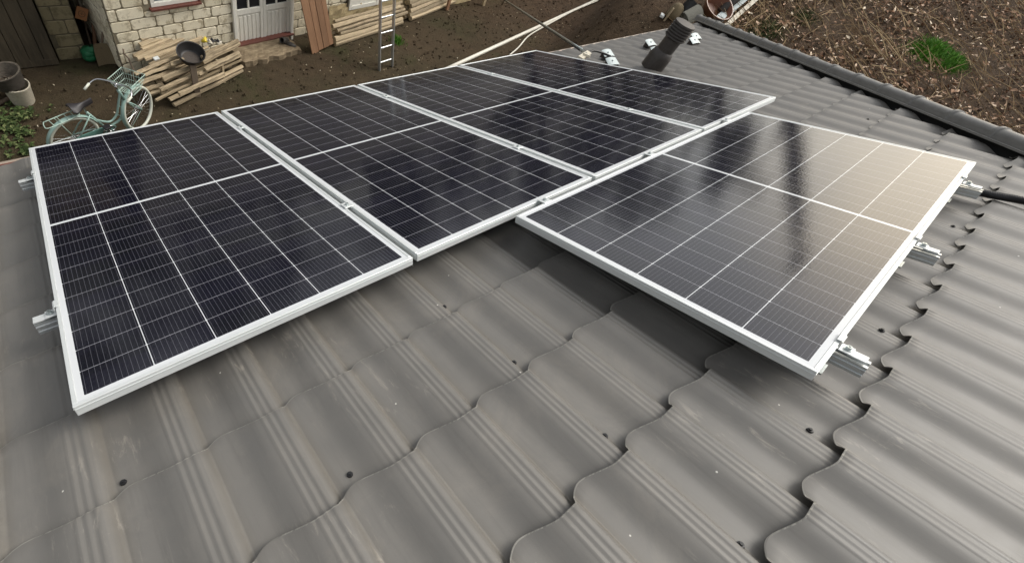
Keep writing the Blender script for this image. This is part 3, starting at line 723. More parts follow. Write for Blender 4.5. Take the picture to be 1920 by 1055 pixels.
# concrete step
s0, s1 = G(460, 122, .06), G(563, 95, .06)
b = MB(); r = random.Random(5)
q0 = SM.inverted() @ s0; q1 = SM.inverted() @ s1; fy = min(q0.y, q1.y) - .0
nx, ny = 14, 6; vs = []
for j in range(ny + 1):
    for i in range(nx + 1):
        x = q0.x + (q1.x - q0.x) * i / nx; y = fy + (0 - fy) * j / ny; edge = (j == 0 or i in (0, nx))
        vs.append((x + r.uniform(-.02, .02), y + (r.uniform(-.03, .03) if j < ny else -.0), .115 - (.02 if edge else 0) + r.uniform(-.008, .008)))
fs = [(j * (nx + 1) + i, j * (nx + 1) + i + 1, (j + 1) * (nx + 1) + i + 1, (j + 1) * (nx + 1) + i) for j in range(ny) for i in range(nx)]
b.add(vs, fs); ring = [vs[i] for i in range(nx + 1)] + [vs[j * (nx + 1) + nx] for j in range(1, ny + 1)]; low = [(x, y - .01, -.02) for x, y, z in ring]; m = len(ring)
b.add(ring + low, [(i, i + 1, m + i + 1, m + i) for i in range(m - 1)])
ring = [vs[j * (nx + 1)] for j in range(ny + 1)]; low = [(x - .01, y, -.02) for x, y, z in ring]; m = len(ring); b.add(ring + low, [(i, i + 1, m + i + 1, m + i) for i in range(m - 1)])
o = b.build('door_step', MT['concrete'], None, M=SM); tag(o, 'crumbling brown concrete step in front of the white doors', 'step')
# rolled dark boot on the step
P = G(533, 76, .17); b = MB(); b.lathe([(.055, -.02), (.062, .1), (.055, .17), (.045, .17), (.05, .08), (.045, .0), (0, .0)], 14, Matrix.Translation(P) @ RZ(R_(-60)) @ RX(R_(68)) @ T(0, 0, -.08)); b.tube([P + Vector((.0, 0, -.04)), P + Vector((.10, -.10, -.05)), P + Vector((.16, -.16, -.06))], [.045, .05, .035], 10)
tag(b.build('rubber_boot', MT['tub'], None, smooth='all'), 'dark rubber boot lying on the concrete step', 'boot')

# ------------------------------------------------------------------ block outbuilding with the dark board door on the left
pl, prr = G(112, 114, 0), G(167, 109, 0)
ob = empty('outbuilding', 'mossy yellow block outbuilding at the left edge of the yard', 'outbuilding', Matrix.Translation((pl.x, pl.y, 0)) @ RZ(math.atan2(prr.y - pl.y, prr.x - pl.x) * .4))
OI = ob.matrix_world.inverted(); pw = (prr - pl).length
wall_panel('wall', simple('grey_yellow_mortar', (.13, .11, .07), .95, 0, .2, 20, .6), ob, 0, pw, 0, 2.5, 0, .3, [])
rough_wall(ob, 0, pw, .0, 2.5, 0, -1, [], bl=.4, bh=.22, mat='pierblock', amp=.004, seed=12)
wall_panel('wall', MT['mortar'], ob, -4.2, -.62 - .52, 0, 2.5, 0, .3, [])
rough_wall(ob, -4.2, -1.15, .0, 2.5, 0, -1, [], mat='pierblock', amp=.004, seed=13)
b = MB(); b.box((-1.6, 2.3, 1.25), (5.2, .2, 2.5)); b.box((-4.3, 1.2, 1.25), (.2, 2.2, 2.5)); b.box((pw - .1, 1.3, 1.25), (.2, 2.0, 2.5)); b.build('wall', MT['mortar'], ob)
b = MB(); b.box((-1.9, 1.2, 2.56), (5.4, 3.2, .08)); b.build('roof', MT['shedroof'], ob)
b = MB(); b.box((-.075, .02, 1.2), (.07, .1, 2.4), bev=.006); b.box((-1.14, .0, 1.2), (.06, .1, 2.4), bev=.006); b.build('door_frame', MT['darkwood'], ob)
dA, dB = OI @ G(10, 131, .03), OI @ G(115, 127, .03)
d = MB(); n = 4; x0 = dA.x; x1 = dB.x; yy = min(dA.y, -.06)
for i in range(n):
    a = x0 + (x1 - x0) * i / n; c = x0 + (x1 - x0) * (i + 1) / n
    d.box(((a + c) / 2, yy + .012 + jit(.003), 1.12), (c - a - .008, .026, 2.15 + jit(.02)), bev=.003)
d.box(((x0 + x1) / 2, yy + .001, .075), (x1 - x0, .012, .10), bev=.002)
d.build('door', MT['oldwood'], ob)

# things leaning in the dark gap between outbuilding and shed
gp = G(176, 95, 0)
def stick(name, label, cat, p0, p1, r, mat, n=8, group=None, flat=1, wob=.01):
    p0, p1 = Vector(p0), Vector(p1); pts = [p0.lerp(p1, k / 8) + (Vector((jit(wob), jit(wob), 0)) if 0 < k < 8 else Vector()) for k in range(9)]
    b = MB(); b.tube(pts, [r * random.uniform(.88, 1.08) for _ in pts], n, flat=flat); o = b.build(name, mat, None, smooth='all'); return tag(o, label, cat, group)
a = G(180, 92, 0); stick('wooden_pole', 'tall reddish brown pole leaning in the dark gap by the shed corner', 'pole', a, onplane(167, 0, a + Vector((0, .35, 0)), Vector((0, 1, 0))), .028, MT['plank'])
a = G(172, 90, 0); stick('wooden_pole', 'thin grey pole behind the reddish pole in the dark gap', 'pole', a, onplane(146, 0, a + Vector((0, .5, 0)), Vector((0, 1, 0))), .016, MT['darkwood'])
a = G(199, 118, 0); b_ = onplane(195, 63, a + Vector((0, .05, 0)), Vector((0, 1, 0)))
tl = empty('shovel', 'old shovel with a rusty grey blade leaning on the shed corner', 'shovel', Matrix.Translation(a))
b = MB(); b.tube([Vector((0, 0, .25)), b_ - a + Vector((0, .05, .0))], .019, 8); b.build('handle', MT['darkwood'], tl, smooth='all')
b = MB(); N = 6; vs = [(x * .13 * (1 - .25 * (j / 4) ** 2), -.10 + .02 * j + .03 * (1 - x * x), .02 + .08 * j) for j in range(5) for x in [k / 3 - 1 for k in range(7)]]
b.add(vs, [(j * 7 + i, j * 7 + i + 1, (j + 1) * 7 + i + 1, (j + 1) * 7 + i) for j in range(4) for i in range(6)]); b.add([(x, y + .004, z) for x, y, z in vs], [(j * 7 + i, (j + 1) * 7 + i, (j + 1) * 7 + i + 1, j * 7 + i + 1) for j in range(4) for i in range(6)]); b.build('blade', MT['sack'], tl, smooth='all')
P = G(177, 104, .12); b = MB(); r = random.Random(8)
for k in range(5):
    vs = []; c = P + Vector((r.uniform(-.06, .06), r.uniform(-.05, .05), r.uniform(-.05, .08))); n = 9
    for j in range(5):
        for i in range(n):
            th = 2 * math.pi * i / n; ph = math.pi * (j + .5) / 5; q = r.uniform(.8, 1.15)
            vs.append((c.x + .12 * q * math.sin(ph) * math.cos(th), c.y + .10 * q * math.sin(ph) * math.sin(th), c.z + .08 * q * math.cos(ph)))
    b.add(vs, [(j * n + i, j * n + (i + 1) % n, (j + 1) * n + (i + 1) % n, (j + 1) * n + i) for j in range(4) for i in range(n)] + [tuple(range(n)), tuple(range(4 * n, 5 * n))])
tag(b.build('green_net', MT['green'], None, smooth='all'), 'crumpled bright green net at the foot of the outbuilding pier', 'net')
P = onplane(153, 26, gp + Vector((0, .12, 0)), Vector((0, 1, 0)))
o = empty('cardboard_packet', 'small orange packet with a dark round mark hanging in the gap', 'packet', Matrix.Translation(P) @ RY(R_(28)) @ RX(R_(-12)))
b = MB(); b.box((0, 0, 0), (.16, .02, .19), bev=.004); b.build('card', MT['orange'], o)
b = MB(); ring = [(.045 * math.cos(a_), -.012, .045 * math.sin(a_)) for a_ in [2 * math.pi * k / 20 for k in range(20)]]; b.tube(ring, .005, 4, closed=True); b.tube([(-.03, -.012, 0), (.03, -.012, 0)], .004, 4); b.tube([(0, -.012, -.02), (0, -.012, .03)], .004, 4); b.build('printed_ring', MT['plank'], o)

# ------------------------------------------------------------------ log pile left of the doors
r = random.Random(21)
LD = (G(453, 133, 0) - G(325, 198, 0)); LD.z = 0; LA = math.atan2(LD.y, LD.x)
LF = G(325, 198, 0); 
def log_obj(p, ang, L, rad, label, group, square=False, tilt=0, col='log'):
    b = MB(); n = 8; N = 5; pts = [Vector((L * k / N, jit(.010), jit(.008))) for k in range(N + 1)]
    b.tube(pts, [rad * (1.03 - .03 * i + r.uniform(-.02, .02)) for i in range(len(pts))], 5 if r.random() < .5 else 6, flat=r.uniform(.5, .9)); b.mi[-2:] = [1, 1]
    o = b.build('log', [MT[col], MT['logend']], None, smooth=25, M=Matrix.Translation(p) @ RZ(ang) @ RY(-tilt) @ RX(r.uniform(0, 6)))
    return tag(o, label, 'log', group)
cosL = Vector((math.cos(LA), math.sin(LA), 0)); back_ = Vector((-math.sin(LA), math.cos(LA), 0))
GRP = 'split logs of the pile left of the doors'
def pxlog(a, b, z, rad, label, sq=False, yaw=0):
    A_, B_ = G(*a, z), G(*b, z); d = B_ - A_; return log_obj(A_, math.atan2(d.y, d.x), d.length, rad, label, GRP, sq)
LOGS = [((325, 197), (455, 132), .055, .058, 'lowest log along the front foot of the pile'),
 ((318, 188), (454, 124), .12, .055, 'second log up at the front of the pile'),
 ((291, 188), (452, 113), .19, .056, 'long log third up at the front, its left end sticking out farthest'),
 ((300, 168), (380, 134), .30, .062, 'short pale log with a cut end above the long front log'),
 ((274, 168), (306, 158), .24, .050, 'short yellow log end left of the middle of the pile'),
 ((372, 140), (450, 104), .29, .055, 'log under the right stake of the pile'),
 ((306, 150), (398, 110), .38, .060, 'knotty pale log in the middle of the pile'),
 ((262, 157), (330, 131), .32, .055, 'pale square log with its end above the bicycle wheel'),
 ((385, 130), (448, 98), .37, .050, 'log in the right half below the top layer'),
 ((270, 141), (350, 115), .40, .055, 'mossy log in the upper left of the pile'),
 ((252, 138), (340, 105), .46, .045, 'thin grey curved log lying along the wall'),
 ((380, 116), (449, 82), .46, .055, 'straight yellow log second from the top on the right'),
 ((378, 108), (446, 76), .52, .048, 'straight log topmost on the right of the pile'),
 ((320, 122), (345, 112), .48, .05, 'stubby log piece beside the black pan'),
 ((278, 178), (312, 166), .16, .05, 'short dark log low at the left of the pile'),
 ((335, 176), (420, 138), .25, .05, 'log hidden mostly by the wide stake'),
 ((262, 168), (290, 156), .14, .055, 'short greyish log behind the front bicycle wheel')]
for a_, b__, z, rad, lab in LOGS: pxlog(a_, b__, z, rad * .74, lab)
# hidden fill of the pile: the pile's core logs at lower levels
for k in range(20):
    p = LF + back_ * (.10 + .045 * k) + cosL * r.uniform(-.05, .4); p.z = .05 + .026 * k
    log_obj(p, LA + jit(.05), 1.15 * r.uniform(.7, 1.0), .042, 'dim log in the inside of the pile, half covered by the others', GRP)
# stakes holding the pile
def board(name, label, cat, p0, p1, w, t_, mat, wdir, group=None):
    p0, p1 = Vector(p0), Vector(p1); z = (p1 - p0); L = z.length; z.normalize(); x = (Vector(wdir) - z * z.dot(Vector(wdir))).normalized(); y = z.cross(x)
    M = Matrix(((x.x, y.x, z.x, p0.x), (x.y, y.y, z.y, p0.y), (x.z, y.z, z.z, p0.z), (0, 0, 0, 1)))
    b = MB(); b.box((0, 0, L / 2), (w, t_, L), bev=.004); return tag(b.build(name, mat, None, M=M), label, cat, group)
a = G(371, 182, 0); c = onplane(361, 122, a + Vector((-.02, .12, 0)), Vector((0, 1, 0)))
board('wooden_stake', 'wide dark stake propping the middle of the log pile under the pan', 'stake', a, c, .10, .03, MT['darkwood'], wd)
a = G(421, 156, 0); c = onplane(416, 116, a + Vector((0, .12, 0)), Vector((0, 1, 0)))
board('wooden_stake', 'narrow pale stake at the right of the log pile', 'stake', a, c, .035, .03, MT['log'], wd)
a = G(262, 168, 0); c = onplane(231, 92, a + Vector((0, .35, 0)), Vector((0, 1, 0)))
stick('wooden_stake', 'thin bent stick leaning on the wall at the left of the log pile', 'stake', a, c, .014, MT['darkwood'], wob=.03)
# black pan on the logs
P = G(358, 104, .56); M = Matrix.Translation(P) @ RZ(WANG) @ RX(R_(16))
o = empty('pan', 'round blackened pan tipped forward on top of the log pile', 'pan', M)
b = MB(); b.lathe([(0, -.085), (.135, -.082), (.165, -.06), (.205, .06), (.216, .066), (.216, .072), (.200, .068), (.158, -.052), (.13, -.070), (0, -.073)], 32); b.build('bowl', MT['basin'], o, smooth=40)
b = MB(); b.lathe([(.0, -.0715), (.125, -.069), (.13, -.066)], 32); b.build('bottom', simple('rusty_pan_bottom', (.075, .06, .05), .7, 0, .2, 12), o)
# clutter on the right of the pile
P = G(386, 80, .60); o = empty('work_gloves', 'heap of yellow, white and black work gloves on the logs', 'gloves', Matrix.Translation(P))
for nm, mt, off, sc_ in (('yellow_glove', 'yellow', (0, 0, .03), .055), ('white_glove', 'whiteplastic', (.06, -.04, .01), .06), ('black_strap', 'black', (.11, -.02, .02), .05), ('black_glove', 'black', (.20, -.02, .0), .04)):
    b = MB(); rr_ = random.Random(len(nm)); 
    for k in range(4):
        c = Vector(off) + Vector((rr_.uniform(-.03, .03), rr_.uniform(-.03, .03), rr_.uniform(-.01, .02))); dd = Vector((rr_.uniform(-1, 1), rr_.uniform(-1, 1), rr_.uniform(-.2, .5))).normalized() * sc_
        b.tube([c - dd, c, c + dd * .9], [sc_ * .25, sc_ * .42, sc_ * .2], 7)
    b.build(nm, MT[mt], o, smooth='all')
P = G(410, 80, .58); b = MB(); b.box((0, 0, 0), (.10, .07, .05), Matrix.Translation(P) @ RZ(.4), bev=.01); tag(b.build('mortar_lump', MT['whiteplastic']), 'whitish lump right of the gloves on the logs', 'lump')
P = G(293, 110, .5); b = MB(); b.box((0, 0, 0), (.09, .06, .03), Matrix.Translation(P) @ RZ(.3) @ RX(.3), bev=.006); tag(b.build('white_block', MT['alu']), 'small clean white block on the left of the pile', 'block')

# ------------------------------------------------------------------ leaning plank door, long pole stacks, ladder
a, c = G(585, 102, 0), G(626, 91, 0); wdt = (c - a).length
pd = empty('plank_panel', 'brown weathered board panel leaning against the shed right of the doors', 'board panel')
x = (c - a).normalized(); top = onplane(563, 0, SM @ Vector((SM.inverted() @ a).xyz) + Vector((0, .22, 0)), wnrm)
z = (top - a).normalized(); x = (x - z * z.dot(x)).normalized(); y = z.cross(x)
pd.matrix_world = Matrix(((x.x, y.x, z.x, a.x), (x.y, y.y, z.y, a.y), (x.z, y.z, z.z, a.z), (0, 0, 0, 1)))
xx = 0; ws = [.30, .24, .26, .20]; tot = sum(ws)
for k, w_ in enumerate(ws):
    w = w_ / tot * wdt; b = MB(); b.box((xx + w / 2, jit(.004), 1.0 + jit(.01)), (w - .006, .028, 2.0), bev=.004); b.build('plank', MT['plank'], pd); xx += w
b = MB(); b.box((wdt / 2, -.02, 1.35), (wdt - .04, .012, .5)); b.build('upper_board', MT['plank'], pd)
def pole_stack(a, c, layers, cols, rad, group, who):
    a, c = Vector(a), Vector(c); d = (c - a); ang = math.atan2(d.y, d.x); L = d.length; bk = Vector((-math.sin(ang), math.cos(ang), 0)); rnd = random.Random(int(L * 100))
    names = ['bottom', 'second', 'third', 'fourth', 'fifth', 'sixth']
    for l in range(layers):
        for k in range(cols):
            off = bk * (k * rad * 2.1 + l * rad * .55) + Vector((0, 0, rad * (.9 + 1.62 * l)))
            s = rnd.uniform(-.1, .06); Lk = L * rnd.uniform(.95, 1.02)
            b = MB(); N = 5; pts = [Vector((Lk * i / N + s, rnd.uniform(-.014, .014), rnd.uniform(-.010, .010))) for i in range(N + 1)]
            b.tube(pts, [rad * (1.05 - .02 * i + rnd.uniform(-.03, .03)) * kk_ for kk_ in [rnd.uniform(.85, 1.08)] for i in range(len(pts))], 8, flat=.85); b.mi[-2:] = [1, 1]
            o = b.build('log', [MT['log'], MT['logend']], None, smooth=40, M=Matrix.Translation(a + off) @ RZ(ang + jit(.006)) @ RX(rnd.uniform(0, 6)))
            tag(o, '%s pole from the ground, %s row, %s' % (names[l], 'front' if k == 0 else 'rear', who), 'log', group)
pole_stack(G(634, 86, 0), G(757, 45, 0), 5, 2, .050, 'long poles stacked beside the ladder', 'stack behind the ladder')
pole_stack(G(766, 41, 0), G(886, -8, 0), 5, 2, .055, 'long poles of the far stack', 'far stack right of the ladder')
a = G(838, 19, 0); board('wooden_stake', 'rough post stub holding the far end of the pole stacks', 'stake', a, a + Vector((0, .02, .5)), .09, .05, MT['plank'], wd)
P = GT(906, 11); board('wooden_stake', 'short pale peg standing in the soil near the top of the yard', 'stake', P, P + Vector((-.03, .02, .5)), .09, .05, MT['logend'], wd)
la, lb = G(711, 133, 0), G(735, 125, 0); xl = (lb - la); LW = xl.length; xl.normalize(); nb = Vector((-xl.y, xl.x, 0)); t_ = R_(14); zl = (nb * math.sin(t_) + Vector((0, 0, 1)) * math.cos(t_)).normalized(); yl = zl.cross(xl)
lad = empty('ladder', 'aluminium ladder standing on the soil and leaning towards the shed', 'ladder', Matrix(((xl.x, yl.x, zl.x, la.x), (xl.y, yl.y, zl.y, la.y), (xl.z, yl.z, zl.z, la.z), (0, 0, 0, 1))))
for x in (0, LW):
    b = MB(); b.box((x, 0, 1.6), (.022, .062, 3.2), bev=.002)
    for s in (-1, 1): b.box((x + (.008 if x == 0 else -.008), s * .028, 1.6), (.012, .004, 3.19))
    b.build('side_rail', MT['raw'], lad)
for k in range(11):
    b = MB(); b.box((LW / 2, 0, .16 + .28 * k), (LW - .02, .032, .026), bev=.004); b.build('rung', MT['raw'], lad)

# ------------------------------------------------------------------ buckets at the left
P = G(45, 190, 0)
o = empty('bucket', 'dirty white bucket standing on the soil under a dark tub', 'bucket', Matrix.Translation(P))
b = MB(); b.lathe([(0, .0), (.135, .0), (.14, .01), (.165, .26), (.172, .27), (.172, .285), (.158, .285), (.15, .25), (.13, .015), (0, .012)], 28); b.build('body', MT['whiteplastic'], o, smooth=40)
M = Matrix.Translation(P + Vector((-.045, .03, .26))) @ RX(R_(-4)) @ RY(R_(-9))
o = empty('tub', 'dark grimy tub with scraps inside, set on the white bucket', 'tub', M)
b = MB(); b.lathe([(0, .0), (.17, .0), (.18, .02), (.215, .20), (.232, .205), (.232, .22), (.21, .218)], 32); b.build('body', MT['tub'], o, smooth=40)
b = MB(); b.lathe([(.232, .2215), (.205, .218), (.172, .03), (0, .026)], 32); b.build('lining', MT['tubinner'], o, smooth=40)
b = MB()
for k in range(16): b.box((jit(.09), jit(.09), .045 + random.random() * .03), (.07, .03, .012), None, (jit(1), jit(1), jit(3)), .003)
b.build('scraps', MT['darkwood'], o)
a = G(2, 200, .1); stick('wooden_pole', 'dark bar lying on the soil left of the white bucket', 'pole', G(-30, 207, .05), G(22, 183, .05), .03, MT['darkwood'])

# ------------------------------------------------------------------ bicycle
hr, hf = G(140, 257, .33), G(263, 205, .33); bd = hf - hr; WB = bd.length; BA = math.atan2(bd.y, bd.x)
bike = empty('bicycle', 'mint green step-through bicycle with a wire basket and white tyres', 'bicycle', Matrix.Translation((hr.x, hr.y, 0)) @ RZ(BA) @ RX(R_(3)))
WR = .33
def wheel(M, name_label=None):
    w = MB(); 
    for k in range(28):
        a = 2 * math.pi * k / 28; s = .022 if k % 2 else -.022; a2 = a + (.35 if (k // 2) % 2 else -.35)
        w.tube([(.02 * math.cos(a2), s, .02 * math.sin(a2)), (.302 * math.cos(a), 0, .302 * math.sin(a))], .0016, 4)
    w.tube([(0, -.045, 0), (0, .045, 0)], .016, 10); w.tube([(0, -.03, 0), (0, -.024, 0)], .030, 12); w.tube([(0, .024, 0), (0, .03, 0)], .030, 12)
    o = w.build('wheel', MT['chrome'], bike, M=M)
    n = 44; ring = [((WR - .021) * math.cos(2 * math.pi * k / n), 0, (WR - .021) * math.sin(2 * math.pi * k / n)) for k in range(n)]
    t = MB(); t.tube(ring, .021, 10, closed=True); t.build('tyre', MT['cream'], o, smooth='all')
    ring = [(.306 * math.cos(2 * math.pi * k / n), 0, .306 * math.sin(2 * math.pi * k / n)) for k in range(n)]
    t = MB(); t.tube(ring, .011, 8, closed=True); t.build('rim', MT['cream'], o, smooth='all'); return o
wheel(T(0, 0, WR))
STEER = R_(24)
hb, ht = Vector((WB - .19, 0, .60)), Vector((WB - .235, 0, .78))
axis = (ht - hb).normalized()
SMt = Matrix.Translation(hb) @ Matrix.Rotation(STEER, 4, axis) @ Matrix.Translation(-hb)
wheel(SMt @ T(WB, 0, WR))
bb = Vector((.42, 0, .275)); st = Vector((.245, 0, .66))
f = MB()
f.tube([bb, st], .016, 10)
f.tube(spline([ht - axis * .04, Vector((WB - .29, 0, .58)), Vector((WB - .36, 0, .42)), Vector((WB - .48, 0, .355)), Vector((.33, 0, .47))]), .015, 10)
f.tube(spline([hb + axis * .02, Vector((WB - .245, 0, .50)), Vector((WB - .31, 0, .34)), Vector((WB - .42, 0, .29)), bb]), .018, 10)
f.tube([hb - axis * .02, ht + axis * .02], .021, 10)
for t_ in (Vector((WB - .28, 0, .53)), Vector((WB - .325, 0, .39))): f.tube([t_ + Vector((-.03, 0, .03)), t_ + Vector((.035, 0, -.03))], .008, 6)
for s in (-1, 1):
    f.tube([bb + Vector((0, s * .02, 0)), Vector((.2, s * .055, .31)), Vector((0, s * .06, WR))], .010, 8); f.tube([Vector((.265, s * .02, .60)), Vector((.12, s * .055, .47)), Vector((0, s * .06, WR))], .009, 8)
f.build('frame', MT['mint'], bike, smooth='all')
f = MB()
for s in (-1, 1): f.tube([hb + Vector((.0, s * .045, -.02)), Vector((WB - .10, s * .055, .48)), Vector((WB - .02, s * .055, WR + .03)), Vector((WB, s * .055, WR))], .012, 8)
f.tube([hb + Vector((0, -.05, -.02)), hb + Vector((0, .05, -.02))], .014, 8)
f.build('fork', MT['mint'], bike, smooth='all', M=SMt)
def fender(cx_, a0, a1, rad, M=None):
    b = MB(); n = 26; vs = []
    for k in range(n + 1):
        a = a0 + (a1 - a0) * k / n
        for j in range(7):
            q = (j - 3) / 3; rr_ = rad - .015 - .012 * q * q; vs.append((cx_ + rr_ * math.cos(a), q * .029, WR + rr_ * math.sin(a)))
    b.add(vs, [(k * 7 + j, k * 7 + j + 1, (k + 1) * 7 + j + 1, (k + 1) * 7 + j) for k in range(n) for j in range(6)]); b.add([(x * 1, y * .93, z - .002) for x, y, z in vs], [(k * 7 + j, (k + 1) * 7 + j, (k + 1) * 7 + j + 1, k * 7 + j + 1) for k in range(n) for j in range(6)])
    for s in (-1, 1): b.tube([(cx_, s * .05, WR), (cx_ + rad * math.cos(a1 - .25), s * .03, WR + rad * math.sin(a1 - .25))], .0028, 5)
    return b.build('fender', MT['mint'], bike, smooth='all', M=M)
fender(0, R_(20), R_(188), .372); fender(WB, R_(60), R_(218), .370, SMt)
s_ = MB()                                        # saddle
vs = []; rows = 10
for i in range(rows + 1):
    t_ = i / rows; x = .36 - .29 * t_ ; hw = .022 + .085 * smooth(.35, .95, t_); 
    if i == rows: hw *= .75
    for j in range(9):
        q = j / 4 - 1; vs.append((x, q * hw, .82 + .01 * (t_ - .5) ** 2 * 8 - .045 * abs(q) ** 2.5))
s_.add(vs, [(i * 9 + j, i * 9 + j + 1, (i + 1) * 9 + j + 1, (i + 1) * 9 + j) for i in range(rows) for j in range(8)]); s_.add([(x, y * .9, z - .028) for x, y, z in vs], [(i * 9 + j, (i + 1) * 9 + j, (i + 1) * 9 + j + 1, i * 9 + j + 1) for i in range(rows) for j in range(8)])
ring = [vs[j] for j in range(9)] + [vs[i * 9 + 8] for i in range(1, rows + 1)] + [vs[rows * 9 + j] for j in range(7, -1, -1)] + [vs[i * 9] for i in range(rows - 1, 0, -1)]; m = len(ring)
s_.add(ring + [(x, y * .9, z - .028) for x, y, z in ring], [(k, (k + 1) % m, m + (k + 1) % m, m + k) for k in range(m)])
sd_ = s_.build('saddle', MT['rubber'], bike, smooth=50); q = MB(); q.tube([st - Vector((-.02, 0, .06)), Vector((.215, 0, .79))], .013, 8); q.build('seat_post', MT['chrome'], sd_, smooth='all')
k_ = MB(); L_ = [(-.25, .06, .69), (-.28, .0, .69), (-.25, -.06, .69), (.10, -.055, .70), (.15, 0, .70), (.10, .055, .70)]
k_.tube(spline(L_ + [L_[0]], 5), .0065, 6)
for x in (-.19, -.09, .0, .08): k_.tube([(x, -.058, .694), (x, .058, .694)], .005, 6)
for s in (-1, 1): k_.tube([(-.12, s * .058, .694), (-.01, s * .06, WR + .02)], .0045, 6)
k_.build('rear_rack', MT['wire'], bike, smooth='all')
g_ = MB(); poly = [(-.02, .30), (.05, .275), (.40, .20), (.50, .245), (.53, .30), (.48, .345), (.30, .375), (.05, .385), (-.02, .365)]; g_.prism([(x, z) for x, z in poly], .012, T(0, -.055, 0) @ RX(math.pi / 2)); g_.build('chain_guard', simple('teal_guard_paint', (.13, .27, .24), .35), bike)
g_ = MB(); nn = 30; g_.tube([bb + Vector((.09 * math.cos(2 * math.pi * k / nn), -.078, .09 * math.sin(2 * math.pi * k / nn))) for k in range(nn)], .008, 6, closed=True)
for k in range(5): g_.tube([bb + Vector((0, -.078, 0)), bb + Vector((.088 * math.cos(k * 1.2566), -.078, .088 * math.sin(k * 1.2566)))], .008, 5)
g_.tube([bb + Vector((0, -.09, 0)), bb + Vector((-.05, -.095, .155))], .010, 6); g_.tube([bb + Vector((0, .07, 0)), bb + Vector((.05, .08, -.155))], .010, 6); g_.tube([bb + Vector((0, -.1, 0)), bb + Vector((0, .08, 0))], .018, 10)
cr = g_.build('crank', MT['chrome'], bike, smooth='all'); q = MB(); q.box(tuple(bb + Vector((-.05, -.14, .155))), (.09, .08, .022), bev=.004); q.box(tuple(bb + Vector((.05, .12, -.155))), (.09, .08, .022), bev=.004); q.build('pedal', MT['black'], cr)
h_ = MB(); stem = ht + axis * .10
h_.tube([ht, stem], .013, 8); h_.tube([stem, stem + Vector((.05, 0, .01))], .014, 8)
bar_ = [(-.20, .29, .96), (-.10, .29, .98), (-.0, .24, 1.01), (.05, .12, 1.0), (.05, 0, .99), (.05, -.12, 1.0), (-.0, -.24, 1.01), (-.10, -.29, .98), (-.20, -.29, .96)]
bar_ = [Vector((x + stem.x - .02, y, z + stem.z - .985)) for x, y, z in bar_]; h_.tube(spline(bar_, 6), .011, 8)
hbar = h_.build('handlebar', MT['chrome'], bike, smooth='all', M=SMt)
for s in (0, -1):
    q = MB(); a, c = bar_[s], bar_[1 if s == 0 else -2]; q.tube([a, a.lerp(c, 1.1)], .016, 8); q.build('grip', MT['cream'], hbar, smooth='all')
# wire basket
w = MB(); bx0, bx1, bz0, bz1 = WB - .15, WB + .11, .67, .86; hwB, hwT = .11, .17
def lerp(a, b, t): return a + (b - a) * t
def ringp(t, n=24):
    out = []; x0, x1, hw = lerp(bx0 + .03, bx0 - .02, t), lerp(bx1 - .04, bx1 + .04, t), lerp(hwB, hwT, t); z = lerp(bz0, bz1, t); per = [(x0, -hw), (x1, -hw), (x1, hw), (x0, hw)]
    for k in range(4):
        a, c = per[k], per[(k + 1) % 4]
        for j in range(n // 4): out.append(Vector((lerp(a[0], c[0], j / (n // 4)), lerp(a[1], c[1], j / (n // 4)), z)))
    return out
w.tube(ringp(1), .0045, 6, closed=True); w.tube(ringp(.0), .0035, 5, closed=True)
for t_ in (.33, .66): w.tube(ringp(t_), .003, 5, closed=True)
for a, c in zip(ringp(0, 32), ringp(1, 32)): w.tube([a, c], .002, 5)
for k in range(8): y = lerp(-hwB, hwB, (k + .5) / 8); w.tube([(bx0 + .03, y, bz0), (bx1 - .04, y, bz0)], .0028, 5)
w.build('basket', MT['wire'], bike, M=SMt)
q = MB(); q.tube([(.30, .03, .27), (.24, .17, .012)], .009, 6); q.build('kickstand', MT['steel'], bike)

# ------------------------------------------------------------------ white pipe, hose and things at the top of the picture
def drape(pts, r): return [Vector((P.x, P.y, terr(P.x, P.y) + r)) for P in pts]
a, c = GT(862, 121), GT(1128, -2); pp = [a.lerp(c, k / 10 * 1.3 - .12) + Vector((0, 0, .042)) for k in range(11)]
b = MB(); b.tube(pp, .042, 12); tag(b.build('drain_pipe', MT['pipewhite'], None, smooth='all'), 'long straight white pipe lying across the bare soil', 'pipe')
hp = [GT(*q, .02) for q in ((955, 105), (972, 90), (992, 68), (1030, 46), (1075, 22), (1120, 3))]; b = MB(); b.tube([v + Vector((0, 0, .02)) for v in spline(hp)], .018, 8); tag(b.build('garden_hose', MT['pipewhite'], None, smooth='all'), 'thin cream hose curving beside the long white pipe', 'hose')
def vessel(name, label, cat, px, py, r0, r1, h, mat, inner, rx=0, ry=0, lift=0):
    P = GT(px, py); o = empty(name, label, cat, Matrix.Translation(P + Vector((0, 0, lift))) @ RX(R_(rx)) @ RY(R_(ry)))
    b = MB(); b.lathe([(0, 0), (r0, 0), (r1, h), (r1 + .015, h + .004), (r1 + .013, h + .016), (r1 - .008, h + .014)], 28); b.build('body', mat, o, smooth=40)
    b = MB(); b.lathe([(r1 - .007, h + .0142), (r0 - .015, .02), (0, .018)], 28); b.build('lining', inner, o, smooth=40); return o
vessel('basin', 'brown glazed basin near the far roof corner', 'basin', 1330, 28, .24, .36, .22, MT['clay'], simple('rust_lining', (.16, .055, .025), .5), 20, -12, .06)
vessel('black_bucket', 'black bucket with white scraps by the far roof corner', 'bucket', 1278, 30, .15, .19, .30, MT['black'], MT['whiteplastic'], 8, 22, .02)
P = GT(1256, 34); b = MB(); b.lathe([(0, 0), (.13, .0), (.15, .10), (.13, .26), (.07, .32), (0, .33)], 14, Matrix.Translation(P) @ RY(.3)); tag(b.build('sack', MT['sack'], None, smooth='all'), 'slumped brown sack left of the black bucket', 'sack')
